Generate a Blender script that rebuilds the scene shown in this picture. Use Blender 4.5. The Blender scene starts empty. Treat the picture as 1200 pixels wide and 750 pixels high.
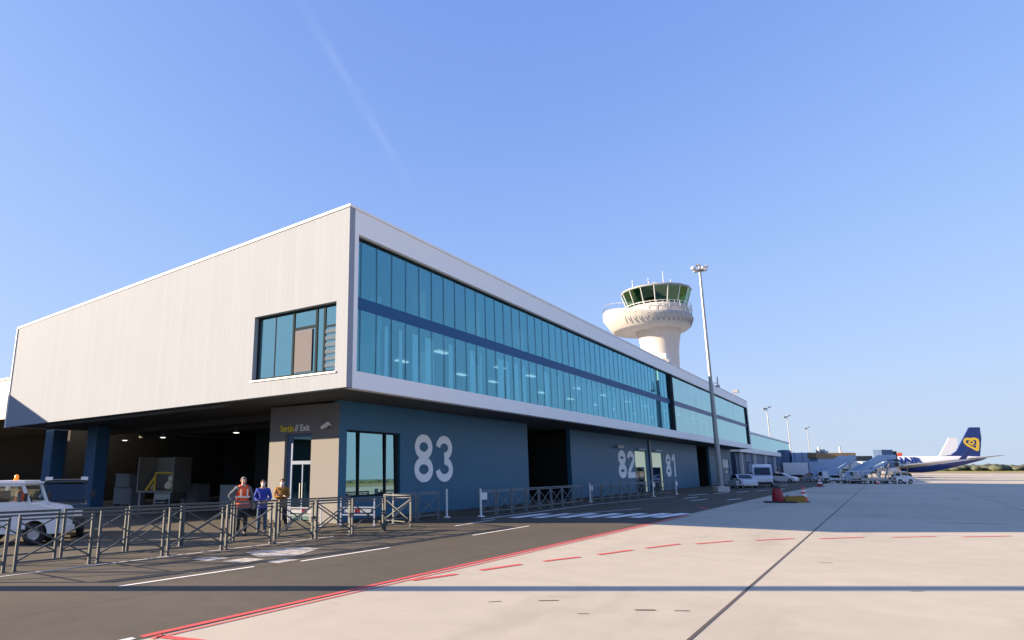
import bpy, bmesh, math, random
from mathutils import Vector, Matrix
random.seed(7)
S = bpy.context.scene
COL = S.collection
R = math.radians
PI = math.pi

# ------------------------------------------------------------------ helpers
class MB:
    """Collects shapes; build() links them as ONE mesh object."""
    def __init__(s): s.v = []; s.f = []; s.mi = []; s.sm = []
    def add(s, vs, fs, mi=0, sm=False):
        o = len(s.v); s.v += [tuple(v) for v in vs]
        for f in fs: s.f.append(tuple(i + o for i in f)); s.mi.append(mi); s.sm.append(sm)
        return s
    def box(s, x0, x1, y0, y1, z0, z1, mi=0):
        v = [(x0,y0,z0),(x1,y0,z0),(x1,y1,z0),(x0,y1,z0),(x0,y0,z1),(x1,y0,z1),(x1,y1,z1),(x0,y1,z1)]
        return s.add(v, [(0,3,2,1),(4,5,6,7),(0,1,5,4),(1,2,6,5),(2,3,7,6),(3,0,4,7)], mi)
    def tube(s, p0, p1, r0, r1=None, n=10, mi=0, cap=True):
        r1 = r0 if r1 is None else r1
        p0, p1 = Vector(p0), Vector(p1); d = (p1 - p0)
        if d.length < 1e-6: return s
        q = d.to_track_quat('Z', 'Y'); vs = []
        for p, r in ((p0, r0), (p1, r1)):
            for k in range(n):
                a = 2*PI*(k+.5)/n; vs.append(p + q @ Vector((r*math.cos(a), r*math.sin(a), 0)))
        fs = [(k, (k+1) % n, n+(k+1) % n, n+k) for k in range(n)]
        s.add(vs, fs, mi, n > 6)
        if cap: s.add(vs, [tuple(range(n-1, -1, -1)), tuple(range(n, 2*n))], mi)
        return s
    def bar(s, p0, p1, w, h=None, mi=0):
        """square bar between two points"""
        h = w if h is None else h
        p0, p1 = Vector(p0), Vector(p1); d = (p1-p0).normalized()
        up = Vector((0,0,1)) if abs(d.z) < .95 else Vector((1,0,0))
        a = d.cross(up).normalized()*w/2; b = a.cross(d).normalized()*h/2
        vs = [p+i*a+j*b for p in (p0, p1) for i, j in ((-1,-1),(1,-1),(1,1),(-1,1))]
        return s.add(vs, [(0,1,2,3),(7,6,5,4),(0,4,5,1),(1,5,6,2),(2,6,7,3),(3,7,4,0)], mi)
    def prism(s, poly, axis, a0, a1, mi=0, sm=False):
        """poly: 2D outline; axis: 'x','y' or 'z' is the extrusion axis"""
        def P(u, w, a): return {'x': (a,u,w), 'y': (u,a,w), 'z': (u,w,a)}[axis]
        n = len(poly); vs = [P(u,w,a0) for u,w in poly] + [P(u,w,a1) for u,w in poly]
        s.add(vs, [tuple(range(n)), tuple(range(2*n-1, n-1, -1))], mi)
        return s.add(vs, [(k, n+k, n+(k+1)%n, (k+1)%n) for k in range(n)], mi, sm)
    def lathe(s, prof, n=32, c=(0,0,0), axis='z', mi=0, sm=True, sx=1., sy=1., offs=None):
        vs = []
        for i, (r, h) in enumerate(prof):
            ox = offs[i] if offs else 0
            for k in range(n):
                a = 2*PI*k/n; u, w = r*math.cos(a)*sx, r*math.sin(a)*sy
                p = {'z': (u+ox,w,h), 'x': (h,u,w+ox), 'y': (u,h,w+ox)}[axis]
                vs.append((p[0]+c[0], p[1]+c[1], p[2]+c[2]))
        fs = []
        for i in range(len(prof)-1):
            for k in range(n): fs.append((i*n+k, i*n+(k+1)%n, (i+1)*n+(k+1)%n, (i+1)*n+k))
        return s.add(vs, fs, mi, sm)
    def ball(s, c, rx, ry=None, rz=None, mi=0, n=12, m=8):
        ry = rx if ry is None else ry; rz = rx if rz is None else rz
        vs = [(c[0],c[1],c[2]-rz)]
        for i in range(1, m):
            t = PI*i/m
            for k in range(n):
                a = 2*PI*k/n; vs.append((c[0]+rx*math.sin(t)*math.cos(a), c[1]+ry*math.sin(t)*math.sin(a), c[2]-rz*math.cos(t)))
        vs.append((c[0],c[1],c[2]+rz)); L = len(vs)-1; fs = []
        for k in range(n): fs.append((0, 1+(k+1)%n, 1+k)); fs.append((L, L-n+k, L-n+(k+1)%n))
        for i in range(m-2):
            for k in range(n): fs.append((1+i*n+k, 1+i*n+(k+1)%n, 1+(i+1)*n+(k+1)%n, 1+(i+1)*n+k))
        return s.add(vs, fs, mi, True)
    def stroke(s, pts, w, place, t=.02, mi=0, closed=False):
        """flat thick stroke along a 2D path; place(u, w, d) -> 3D point"""
        n = len(pts); L = []; Rr = []
        for i in range(n):
            a = Vector(pts[(i-1) % n] if closed or i else pts[0]); b = Vector(pts[(i+1) % n] if closed or i < n-1 else pts[-1])
            d = (b-a).normalized(); nn = Vector((-d.y, d.x))*w/2
            p = Vector(pts[i]); L.append(p+nn); Rr.append(p-nn)
        vs = [place(p.x,p.y,0) for p in L]+[place(p.x,p.y,0) for p in Rr]+[place(p.x,p.y,t) for p in L]+[place(p.x,p.y,t) for p in Rr]
        fs = []
        for i in range(n if closed else n-1):
            j = (i+1) % n
            fs += [(2*n+i, 2*n+j, 3*n+j, 3*n+i), (i, n+i, n+j, j), (i, j, 2*n+j, 2*n+i), (n+j, n+i, 3*n+i, 3*n+j)]
        if not closed: fs += [(0, 2*n, 3*n, n), (n-1, 2*n-1, 4*n-1, 3*n-1)]
        return s.add(vs, fs, mi)
    def xf(s, M, start=0):
        for i in range(start, len(s.v)): s.v[i] = tuple(M @ Vector(s.v[i]))
        return s
    def build(s, name, mats, parent=None, bevel=0, loc=None, fix=True):
        me = bpy.data.meshes.new(name); me.from_pydata(s.v, [], s.f)
        for m in (mats if isinstance(mats, (list, tuple)) else [mats]): me.materials.append(m)
        me.polygons.foreach_set('material_index', s.mi); me.polygons.foreach_set('use_smooth', s.sm)
        if fix:
            bm = bmesh.new(); bm.from_mesh(me); bmesh.ops.recalc_face_normals(bm, faces=bm.faces)
            bm.to_mesh(me); bm.free()
        o = bpy.data.objects.new(name, me); COL.objects.link(o)
        if parent is not None: o.parent = parent
        if loc: o.location = loc
        if bevel:
            md = o.modifiers.new('edge', 'BEVEL'); md.width = bevel; md.segments = 2; md.limit_method = 'ANGLE'
        return o

def tag(o, label=None, cat=None, group=None, kind=None):
    if label: o['label'] = label
    if cat: o['category'] = cat
    if group: o['group'] = group
    if kind: o['kind'] = kind
    return o
def thing(name, label, cat, loc=(0,0,0), rz=0, group=None):
    o = bpy.data.objects.new(name, None); COL.objects.link(o); o.empty_display_size = .2
    o.location = loc; o.rotation_euler = (0,0,rz)
    return tag(o, label, cat, group)
def kids(o): return [c for c in COL.objects if c.parent == o]
def copy_tree(o, parent=None):
    c = o.copy(); COL.objects.link(c); c.parent = parent
    for ch in kids(o): copy_tree(ch, c)
    return c
def put(o, loc, rz=0, label=None, group=None):
    o.location = loc; o.rotation_euler = (0,0,rz)
    if label: o['label'] = label
    if group: o['group'] = group
    return o

# ------------------------------------------------------------------ materials
def mat(name, col, rough=.6, metal=0., var=.08, scale=3., bump=0., bscale=30., spec=.5, emit=None, es=1., obj=False, dirt=0.):
    m = bpy.data.materials.new(name); m.use_nodes = True; nt = m.node_tree; N = nt.nodes; L = nt.links
    b = N['Principled BSDF']; b.inputs['Roughness'].default_value = rough; b.inputs['Metallic'].default_value = metal
    b.inputs['Specular IOR Level'].default_value = spec
    if emit: b.inputs['Emission Color'].default_value = (*emit, 1); b.inputs['Emission Strength'].default_value = es
    if obj: tc = N.new('ShaderNodeTexCoord').outputs['Object']
    else: tc = N.new('ShaderNodeNewGeometry').outputs['Position']
    no = N.new('ShaderNodeTexNoise'); no.inputs['Scale'].default_value = scale; no.inputs['Detail'].default_value = 5
    L.new(tc, no.inputs['Vector'])
    mx = N.new('ShaderNodeMix'); mx.data_type = 'RGBA'
    lo = [max(0, c*(1-var)) for c in col]; hi = [min(1, c*(1+var)) for c in col]
    mx.inputs[6].default_value = (*lo, 1); mx.inputs[7].default_value = (*hi, 1)
    L.new(no.outputs['Fac'], mx.inputs[0]); out = mx.outputs[2]
    if dirt:
        n2 = N.new('ShaderNodeTexNoise'); n2.inputs['Scale'].default_value = scale*.35; n2.inputs['Detail'].default_value = 8
        L.new(tc, n2.inputs['Vector'])
        cr = N.new('ShaderNodeMapRange'); cr.inputs[1].default_value = .52; cr.inputs[2].default_value = .75; cr.inputs[4].default_value = dirt
        L.new(n2.outputs['Fac'], cr.inputs[0])
        m2 = N.new('ShaderNodeMix'); m2.data_type = 'RGBA'; m2.inputs[7].default_value = (col[0]*.35, col[1]*.33, col[2]*.3, 1)
        L.new(cr.outputs[0], m2.inputs[0]); L.new(out, m2.inputs[6]); out = m2.outputs[2]
    L.new(out, b.inputs['Base Color'])
    if bump:
        nb = N.new('ShaderNodeTexNoise'); nb.inputs['Scale'].default_value = bscale; nb.inputs['Detail'].default_value = 4
        L.new(tc, nb.inputs['Vector'])
        bp = N.new('ShaderNodeBump'); bp.inputs['Strength'].default_value = bump; bp.inputs['Distance'].default_value = .02
        L.new(nb.outputs['Fac'], bp.inputs['Height']); L.new(bp.outputs['Normal'], b.inputs['Normal'])
    return m

def math_node(N, L, op, a, b=None, c=None, clamp=False):
    n = N.new('ShaderNodeMath'); n.operation = op; n.use_clamp = clamp
    for i, v in enumerate((a, b, c)):
        if v is None: continue
        if isinstance(v, (int, float)): n.inputs[i].default_value = v
        else: L.new(v, n.inputs[i])
    return n.outputs[0]

def glass_mat(name, tint, refl, base=.3, rough=.02, wob=0.0):
    """coated sheet glass: tinted view through, sky reflection growing towards grazing"""
    m = bpy.data.materials.new(name); m.use_nodes = True; nt = m.node_tree; N = nt.nodes; L = nt.links
    N.remove(N['Principled BSDF']); out = N['Material Output']
    t = N.new('ShaderNodeBsdfTransparent'); t.inputs[0].default_value = (*tint, 1)
    g = N.new('ShaderNodeBsdfGlossy'); g.inputs['Color'].default_value = (*refl, 1); g.inputs['Roughness'].default_value = rough
    lw = N.new('ShaderNodeLayerWeight'); lw.inputs['Blend'].default_value = .5
    p = math_node(N, L, 'POWER', lw.outputs['Facing'], 4.)
    f = math_node(N, L, 'MULTIPLY_ADD', p, 1-base, base, clamp=True)
    mx = N.new('ShaderNodeMixShader'); L.new(f, mx.inputs[0]); L.new(t.outputs[0], mx.inputs[1]); L.new(g.outputs[0], mx.inputs[2])
    if wob:
        no = N.new('ShaderNodeTexNoise'); no.inputs['Scale'].default_value = .35
        L.new(N.new('ShaderNodeNewGeometry').outputs['Position'], no.inputs['Vector'])
        bp = N.new('ShaderNodeBump'); bp.inputs['Strength'].default_value = wob; bp.inputs['Distance'].default_value = .05
        L.new(no.outputs['Fac'], bp.inputs['Height']); L.new(bp.outputs['Normal'], g.inputs['Normal'])
    L.new(mx.outputs[0], out.inputs['Surface'])
    return m

def ground_mat(name, col, kind):
    m = bpy.data.materials.new(name); m.use_nodes = True; nt = m.node_tree; N = nt.nodes; L = nt.links
    b = N['Principled BSDF']; b.inputs['Roughness'].default_value = .92; b.inputs['Specular IOR Level'].default_value = .2
    pos = N.new('ShaderNodeNewGeometry').outputs['Position']
    def noise(sc, det=6, stretch=None, rough=.55):
        n = N.new('ShaderNodeTexNoise'); n.inputs['Scale'].default_value = sc; n.inputs['Detail'].default_value = det; n.inputs['Roughness'].default_value = rough
        if stretch:
            mp = N.new('ShaderNodeMapping'); mp.inputs['Scale'].default_value = stretch; mp.inputs['Rotation'].default_value = (0,0,.35 if kind == 'concrete' else 0)
            L.new(pos, mp.inputs['Vector']); L.new(mp.outputs[0], n.inputs['Vector'])
        else: L.new(pos, n.inputs['Vector'])
        return n.outputs['Fac']
    def rng(x, a, bb, lo, hi):
        r = N.new('ShaderNodeMapRange'); L.new(x, r.inputs[0])
        for i, v in enumerate((a, bb, lo, hi)): r.inputs[i+1].default_value = v
        return r.outputs[0]
    def mul(a, c): return math_node(N, L, 'MULTIPLY', a, c)
    if kind == 'concrete':
        v = rng(noise(.12, 3), .3, .7, .93, 1.06)
        v = mul(v, rng(noise(1.3, 6), .3, .7, .95, 1.05))
        sl = N.new('ShaderNodeVectorMath'); sl.operation = 'MULTIPLY_ADD'; L.new(pos, sl.inputs[0]); sl.inputs[1].default_value = (1/7.55, 1/7.5, 0); sl.inputs[2].default_value = (2.17/7.55, .43, 0)
        fl = N.new('ShaderNodeVectorMath'); fl.operation = 'FLOOR'; L.new(sl.outputs[0], fl.inputs[0])
        wn = N.new('ShaderNodeTexWhiteNoise'); wn.noise_dimensions = '2D'; L.new(fl.outputs[0], wn.inputs['Vector'])
        v = mul(v, rng(wn.outputs['Value'], 0, 1, .965, 1.03))
        v = mul(v, rng(noise(60, 2), .3, .7, .93, 1.07))
        v = mul(v, rng(noise(.5, 8, (1, .22, 1)), .56, .78, 1., .76))
        v = mul(v, rng(noise(2.2, 7, (.5, 1, 1)), .66, .78, 1., .78))
        v = mul(v, rng(noise(.2, 4, (.35, 3.5, 1)), .6, .75, 1., 1.07))
    elif kind == 'asphalt':
        v = rng(noise(.25, 4), .3, .7, .88, 1.1)
        v = mul(v, rng(noise(140, 2), .25, .75, .72, 1.28))
        v = mul(v, rng(noise(2.5, 7), .3, .7, .93, 1.07))
        v = mul(v, rng(noise(.6, 7, (2.2, .1, 1)), .55, .75, 1., .8))
    else:
        v = rng(noise(.02, 6), .3, .7, .75, 1.25)
        v = mul(v, rng(noise(.6, 4), .3, .7, .85, 1.15))
    mx = N.new('ShaderNodeMix'); mx.data_type = 'RGBA'; mx.blend_type = 'MULTIPLY'; mx.inputs[0].default_value = 1
    mx.inputs[6].default_value = (*col, 1)
    L.new(v, mx.inputs[7]); L.new(mx.outputs[2], b.inputs['Base Color'])
    if kind != 'grass':
        bp = N.new('ShaderNodeBump'); bp.inputs['Strength'].default_value = .12 if kind == 'concrete' else .35; bp.inputs['Distance'].default_value = .006
        L.new(noise(90, 3), bp.inputs['Height']); L.new(bp.outputs['Normal'], b.inputs['Normal'])
    return m

def paint_mat(name, col, wear=.45, sc=14., soft=.06):
    """road paint with worn gaps"""
    m = mat(name, col, .8, var=.12, scale=8)
    nt = m.node_tree; N = nt.nodes; L = nt.links; b = N['Principled BSDF']; out = N['Material Output']
    n = N.new('ShaderNodeTexNoise'); n.inputs['Scale'].default_value = sc; n.inputs['Detail'].default_value = 9; n.inputs['Roughness'].default_value = .75
    L.new(N.new('ShaderNodeNewGeometry').outputs['Position'], n.inputs['Vector'])
    r = N.new('ShaderNodeMapRange'); r.inputs[1].default_value = wear-soft; r.inputs[2].default_value = wear+soft
    L.new(n.outputs['Fac'], r.inputs[0]); L.new(r.outputs[0], b.inputs['Alpha'])
    return m

def clad_mat():
    """metal cladding, base darkened to offset the sun: upright seams every 0.33 m, faint panel differences"""
    m = bpy.data.materials.new('sun toned cladding'); m.use_nodes = True; nt = m.node_tree; N = nt.nodes; L = nt.links
    b = N['Principled BSDF']; b.inputs['Roughness'].default_value = .85; b.inputs['Specular IOR Level'].default_value = .08
    pos = N.new('ShaderNodeNewGeometry').outputs['Position']
    sx = N.new('ShaderNodeSeparateXYZ'); L.new(pos, sx.inputs[0])
    u = math_node(N, L, 'MULTIPLY', sx.outputs[0], 1/.33)
    fr = math_node(N, L, 'FRACT', u); fl = math_node(N, L, 'FLOOR', u)
    d = math_node(N, L, 'ABSOLUTE', math_node(N, L, 'SUBTRACT', fr, .5))
    line = math_node(N, L, 'GREATER_THAN', d, .462)
    wn = N.new('ShaderNodeTexWhiteNoise'); wn.noise_dimensions = '1D'; L.new(fl, wn.inputs['W'])
    no = N.new('ShaderNodeTexNoise'); no.inputs['Scale'].default_value = .6; no.inputs['Detail'].default_value = 6; L.new(pos, no.inputs['Vector'])
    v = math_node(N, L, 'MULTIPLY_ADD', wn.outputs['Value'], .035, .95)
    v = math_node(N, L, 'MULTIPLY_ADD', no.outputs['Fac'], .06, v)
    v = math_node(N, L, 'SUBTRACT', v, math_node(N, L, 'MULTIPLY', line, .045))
    mx = N.new('ShaderNodeMix'); mx.data_type = 'RGBA'; mx.blend_type = 'MULTIPLY'; mx.inputs[0].default_value = 1
    mx.inputs[6].default_value = (.29, .328, .385, 1); L.new(v, mx.inputs[7]); L.new(mx.outputs[2], b.inputs['Base Color'])  # base darkened and cooled to offset warm sun on this side of the white box
    bp = N.new('ShaderNodeBump'); bp.inputs['Strength'].default_value = .35; bp.inputs['Distance'].default_value = .02
    L.new(math_node(N, L, 'MULTIPLY', line, -1.), bp.inputs['Height']); L.new(bp.outputs['Normal'], b.inputs['Normal'])
    return m

def fuselage_mat(name, top, belly, split):
    m = mat(name, top, .28, var=.03, scale=1., obj=True); nt = m.node_tree; N = nt.nodes; L = nt.links; b = N['Principled BSDF']
    src = b.inputs['Base Color'].links[0].from_socket
    tc = N.new('ShaderNodeTexCoord').outputs['Object']; sx = N.new('ShaderNodeSeparateXYZ'); L.new(tc, sx.inputs[0])
    # split height rises towards the tail (x grows nose -> tail)
    q = N.new('ShaderNodeMapRange'); q.inputs[1].default_value = 21; q.inputs[2].default_value = 38; q.inputs[3].default_value = split; q.inputs[4].default_value = split+2.2
    L.new(sx.outputs[0], q.inputs[0])
    d = math_node(N, L, 'SUBTRACT', sx.outputs[2], q.outputs[0])
    st = N.new('ShaderNodeMapRange'); st.inputs[1].default_value = -.02; st.inputs[2].default_value = .02; L.new(d, st.inputs[0])
    mx = N.new('ShaderNodeMix'); mx.data_type = 'RGBA'; mx.inputs[6].default_value = (*belly, 1)
    L.new(st.outputs[0], mx.inputs[0]); L.new(src, mx.inputs[7]); L.new(mx.outputs[2], b.inputs['Base Color'])
    return m

M = {}
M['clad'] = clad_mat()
M['white_panel'] = mat('white facade panel', (.88,.88,.87), .5, var=.03, scale=.5)  # kept brighter than the sunlit cladding because this front lies in shade
M['cap'] = mat('grey metal cap', (.36,.37,.39), .4, .6)
M['blue_wall'] = mat('dark blue painted wall', (.018,.122,.225), .5, var=.14, scale=.45, bump=.06, bscale=8, dirt=.22)
M['side_wall'] = mat('beige rendered wall', (.160,.162,.168), .8, var=.05, scale=1.2, bump=.1)
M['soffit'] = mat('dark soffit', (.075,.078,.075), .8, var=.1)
M['dark'] = mat('recess shade', (.007,.009,.010), .9, var=.2)  # near-black base paints deep shade into the recess walls
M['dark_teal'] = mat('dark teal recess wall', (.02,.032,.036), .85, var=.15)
M['pillar_blue'] = mat('blue painted pillar', (.03,.105,.21), .5, var=.08)
M['glass'] = glass_mat('teal coated glass', (.74,.92,.95), (.36,.80,.95), .21, wob=.02)
M['glass_pale'] = glass_mat('pale coated glass', (.55,.74,.77), (.66,.92,.94), .34, wob=.02)
M['glass_window'] = glass_mat('window glass', (.2,.38,.42), (.50,.84,.86), .55)
M['glass_car'] = glass_mat('car glass', (.8,.86,.84), (.9,.95,1.), .07)
M['glass_dark'] = glass_mat('dark glass', (.08,.10,.10), (.8,.9,1.), .07)
M['glass_tower'] = glass_mat('green cab glass', (.14,.42,.26), (.5,.85,.65), .16)
M['spandrel'] = mat('dark blue spandrel', (.022,.10,.24), .5, spec=.15, var=.05)
M['mullion'] = mat('dark glazing joint', (.05,.14,.21), .4)
M['frame_dark'] = mat('dark window frame', (.022,.032,.038), .9, 0., spec=.1)
M['interior'] = mat('hall wall', (.30,.42,.44), .8, var=.1, scale=.4)
M['hall_floor'] = mat('hall floor', (.25,.27,.27), .5)
M['hall_column'] = mat('white hall column', (.75,.8,.8), .7)
M['lamp'] = mat('lit lamp', (.9,.9,.85), .5, emit=(1,.95,.85), es=1.1)
M['hall_lamp'] = mat('lit hall lamp', (.9,.9,.85), .5, emit=(.9,1,.95), es=.25)
M['digit'] = mat('pale painted digit', (.92,.93,.95), .6, var=.03)
M['yellow_text'] = mat('yellow lettering', (.75,.6,.04), .6)
M['white_text'] = mat('white lettering', (.75,.76,.78), .6)
M['blind'] = mat('pinkish grey blind', (.125,.12,.135), .9, var=.05, scale=2)
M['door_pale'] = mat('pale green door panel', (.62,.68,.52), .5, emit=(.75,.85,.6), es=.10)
M['steel'] = mat('galvanised steel', (.30,.32,.33), .45, .55, var=.18, scale=6)
M['barrier'] = mat('grey barrier steel', (.065,.078,.085), .5, .1, var=.2, scale=7, obj=True)
M['white_steel'] = mat('white steel', (.7,.71,.72), .5, var=.05)
M['concrete_wall'] = mat('pale concrete', (.54,.52,.50), .85, var=.08, scale=.8, bump=.1, bscale=5)
M['gallery'] = mat('grey gallery concrete', (.40,.40,.39), .85, var=.12, scale=1.2, bump=.1, bscale=5)
M['beige_block'] = mat('beige cladding', (.52,.46,.38), .7, var=.05)
M['white_paint'] = mat('white vehicle paint', (.72,.73,.75), .25, var=.03, obj=True)
M['dark_paint'] = mat('dark vehicle paint', (.03,.04,.045), .3, var=.1, obj=True)
M['grey_paint'] = mat('grey paint', (.25,.28,.31), .5, var=.12, scale=2)
M['blue_grey'] = mat('blue grey panel', (.06,.12,.24), .5, var=.1, scale=1)
M['navy_panel'] = mat('navy panel', (.035,.07,.15), .5, var=.1)
M['pale_blue'] = mat('pale blue panel', (.30,.42,.58), .5, var=.08)
M['tyre'] = mat('tyre rubber', (.018,.018,.02), .85)
M['rim'] = mat('wheel rim', (.4,.41,.42), .4, .5)
M['orange_lens'] = mat('orange beacon lens', (.85,.25,.02), .3, emit=(1,.3,.02), es=.15)
M['head_lens'] = mat('headlight lens', (.75,.77,.78), .1)
M['red_lens'] = mat('red lamp lens', (.5,.02,.02), .3)
M['cone_red'] = mat('red cone plastic', (.30,.012,.025), .5, var=.1)
M['cone_orange'] = mat('orange cone plastic', (.7,.09,.03), .5)
M['cone_white'] = mat('reflective white band', (.8,.8,.8), .5)
M['rubber'] = mat('black rubber', (.03,.03,.032), .8)
M['ochre'] = mat('ochre painted block', (.28,.17,.02), .7, var=.15)
M['cream'] = mat('cream sacks', (.7,.62,.42), .8, var=.12)
M['yellow'] = mat('yellow paint', (.62,.38,.03), .6, var=.1)
M['brown'] = mat('brown panel', (.30,.20,.10), .7, var=.15)
M['plane_white'] = fuselage_mat('airliner white and navy paint', (.80,.80,.82), (.014,.038,.19), -.78)
M['plane_plain'] = fuselage_mat('airliner white paint', (.82,.82,.83), (.55,.55,.57), -1.2)
M['navy'] = mat('navy tail paint', (.012,.036,.18), .3, var=.05)
M['gold'] = mat('gold emblem', (.80,.55,.04), .45)
M['tail_white'] = mat('white tail paint', (.85,.86,.88), .3)
M['tail_red'] = mat('orange red tail paint', (.80,.13,.05), .35)
M['alu'] = mat('wing aluminium', (.42,.43,.45), .35, .5)
M['skin'] = mat('skin', (.50,.31,.23), .6, var=.06, obj=True)
M['hair_dark'] = mat('dark hair', (.05,.035,.025), .8)
M['hair_grey'] = mat('greying hair', (.22,.20,.18), .8)
M['mask'] = mat('white face mask', (.8,.8,.82), .8)
M['vest'] = mat('orange safety vest', (.85,.10,.015), .7, var=.06)
M['reflect'] = mat('reflective tape', (.75,.72,.6), .4)
M['sweat_grey'] = mat('grey sweater', (.12,.13,.15), .9)
M['sweat_blue'] = mat('royal blue sweater', (.02,.05,.33), .85, var=.1)
M['jacket_brown'] = mat('mustard brown jacket', (.26,.125,.02), .85, var=.15)
M['trouser_dark'] = mat('dark trousers', (.02,.022,.03), .9)
M['jeans'] = mat('blue jeans', (.05,.09,.16), .9, var=.15)
M['shoe'] = mat('dark shoes', (.03,.028,.026), .6)
M['eye'] = mat('dark eye', (.02,.02,.02), .3)
M['concrete'] = ground_mat('apron concrete', (.475,.44,.36), 'concrete')
M['asphalt'] = ground_mat('worn asphalt', (.104,.094,.075), 'asphalt')
M['grass'] = ground_mat('airfield grass', (.27,.25,.085), 'grass')
M['dry'] = ground_mat('dry airfield ground', (.34,.27,.19), 'grass')
M['red_paint'] = paint_mat('red ground paint', (.68,.085,.085), .36)
M['red_faint'] = paint_mat('faded red ground paint', (.66,.16,.14), .42)
M['white_line'] = paint_mat('white road paint', (.84,.83,.80), .31)
M['joint'] = mat('bitumen joint', (.085,.072,.062), .9, var=.25, scale=4)
M['tree'] = mat('far tree foliage', (.075,.09,.065), .9, var=.3, scale=.2)

# ------------------------------------------------------------------ camera (plain lens, off-centre crop)
cam = bpy.data.cameras.new('camera'); co = bpy.data.objects.new('camera', cam); COL.objects.link(co); S.camera = co
f, cx, cy, hz = 754., 490., 388.5, 551.3
pitch = math.atan((hz-cy)/f); yaw = math.atan2(546, math.hypot(f, 163))
Fv = Vector((-math.sin(yaw), math.cos(yaw), 0)); Rv = Vector((math.cos(yaw), math.sin(yaw), 0)); Zv = Vector((0,0,1))
fw = Fv*math.cos(pitch)+Zv*math.sin(pitch); up = -Fv*math.sin(pitch)+Zv*math.cos(pitch)
roll = .0022
rr = Rv*math.cos(roll) - up*math.sin(roll)*-1*-1; uu = fw.cross(rr)*-1
uu = rr.cross(fw)
mtx = Matrix.Identity(4)
for i in range(3): mtx[i][0] = rr[i]; mtx[i][1] = uu[i]; mtx[i][2] = -fw[i]
co.matrix_world = Matrix.Translation((0,0,2)) @ mtx
cam.sensor_fit = 'HORIZONTAL'; cam.sensor_width = 36; cam.lens = 36*f/1200
cam.shift_x = (600-cx)/1200; cam.shift_y = -(375-cy)/1200
cam.clip_start = .1; cam.clip_end = 20000

# ------------------------------------------------------------------ light
LD = Vector((.822, .569, 0)).normalized(); EL = R(16.6)
ld = Vector((LD.x*math.cos(EL), LD.y*math.cos(EL), -math.sin(EL)))
sun = bpy.data.lights.new('sun', 'SUN'); so = bpy.data.objects.new('sun', sun); COL.objects.link(so)
sun.energy = 5.0; sun.angle = R(.5); sun.color = (1, .77, .53)
so.rotation_euler = ld.to_track_quat('-Z', 'Y').to_euler(); so.location = (-60,-40,40)
w = bpy.data.worlds.new('World'); S.world = w; w.use_nodes = True
N = w.node_tree.nodes; L = w.node_tree.links; bg = N['Background']
sky = N.new('ShaderNodeTexSky'); sky.sky_type = 'NISHITA'; sky.sun_disc = False
sky.sun_elevation = EL; sky.sun_rotation = math.atan2(-LD.x, -LD.y)
sky.air_density = 1.0; sky.dust_density = .6; sky.ozone_density = 2.5; sky.altitude = 0
# soft shoulder per channel: keeps the clear blue overhead and stops the horizon burning out
sp = N.new('ShaderNodeSeparateColor'); L.new(sky.outputs[0], sp.inputs[0]); cb = N.new('ShaderNodeCombineColor')
for i, (A_, K_) in enumerate(((.56, 3.5), (.71, 2.9), (.97, 4.2))):
    e_ = math_node(N, L, 'POWER', math.e, math_node(N, L, 'MULTIPLY', sp.outputs[i], -K_*.2))
    L.new(math_node(N, L, 'MULTIPLY', math_node(N, L, 'SUBTRACT', 1., e_), A_/.2), cb.inputs[i])
hs = cb
# an old, spread contrail high in the sky (a band along a great circle)
def pixdir(x, y): return ((x-cx)*Rv + (cy-y)*up + f*fw).normalized()
d1, d2 = pixdir(345, -12), pixdir(486, 225); nrm = d1.cross(d2).normalized(); alng = (d2-d1).normalized(); mid = (d1+d2)/2
tc = N.new('ShaderNodeTexCoord').outputs['Generated']
def vdot(v, w_):
    n = N.new('ShaderNodeVectorMath'); n.operation = 'DOT_PRODUCT'; L.new(v, n.inputs[0]); n.inputs[1].default_value = w_; return n.outputs['Value']
nz = N.new('ShaderNodeTexNoise'); nz.inputs['Scale'].default_value = 14; nz.inputs['Detail'].default_value = 6; L.new(tc, nz.inputs['Vector'])
across = math_node(N, L, 'ABSOLUTE', vdot(tc, nrm))
across = math_node(N, L, 'ADD', across, math_node(N, L, 'MULTIPLY_ADD', nz.outputs['Fac'], .008, -.004))
r1 = N.new('ShaderNodeMapRange'); r1.interpolation_type = 'SMOOTHSTEP'; L.new(across, r1.inputs[0])
for i, v in enumerate((.011, .001, 0, 1)): r1.inputs[i+1].default_value = v
al = math_node(N, L, 'ABSOLUTE', math_node(N, L, 'SUBTRACT', vdot(tc, alng), mid.dot(alng)))
r2 = N.new('ShaderNodeMapRange'); r2.interpolation_type = 'SMOOTHSTEP'; L.new(al, r2.inputs[0]); hl = (d2-d1).length/2
for i, v in enumerate((hl*1.15, hl*.55, 0, 1)): r2.inputs[i+1].default_value = v
tr = math_node(N, L, 'MULTIPLY', r1.outputs[0], r2.outputs[0])
tr = math_node(N, L, 'MULTIPLY', tr, math_node(N, L, 'MULTIPLY_ADD', nz.outputs['Fac'], .22, -.03))
el = N.new('ShaderNodeSeparateXYZ'); L.new(tc, el.inputs[0])
hz_ = N.new('ShaderNodeMapRange'); hz_.interpolation_type = 'SMOOTHSTEP'; L.new(el.outputs[2], hz_.inputs[0])
for i, v in enumerate((0, .17, .75, 0)): hz_.inputs[i+1].default_value = v
hm = N.new('ShaderNodeMix'); hm.data_type = 'RGBA'; hm.inputs[7].default_value = (2.75, 3.35, 3.95, 1); L.new(hz_.outputs[0], hm.inputs[0]); L.new(hs.outputs[0], hm.inputs[6])
mxs = N.new('ShaderNodeMix'); mxs.data_type = 'RGBA'; mxs.inputs[7].default_value = (3.2, 3.7, 4.9, 1)
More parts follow.
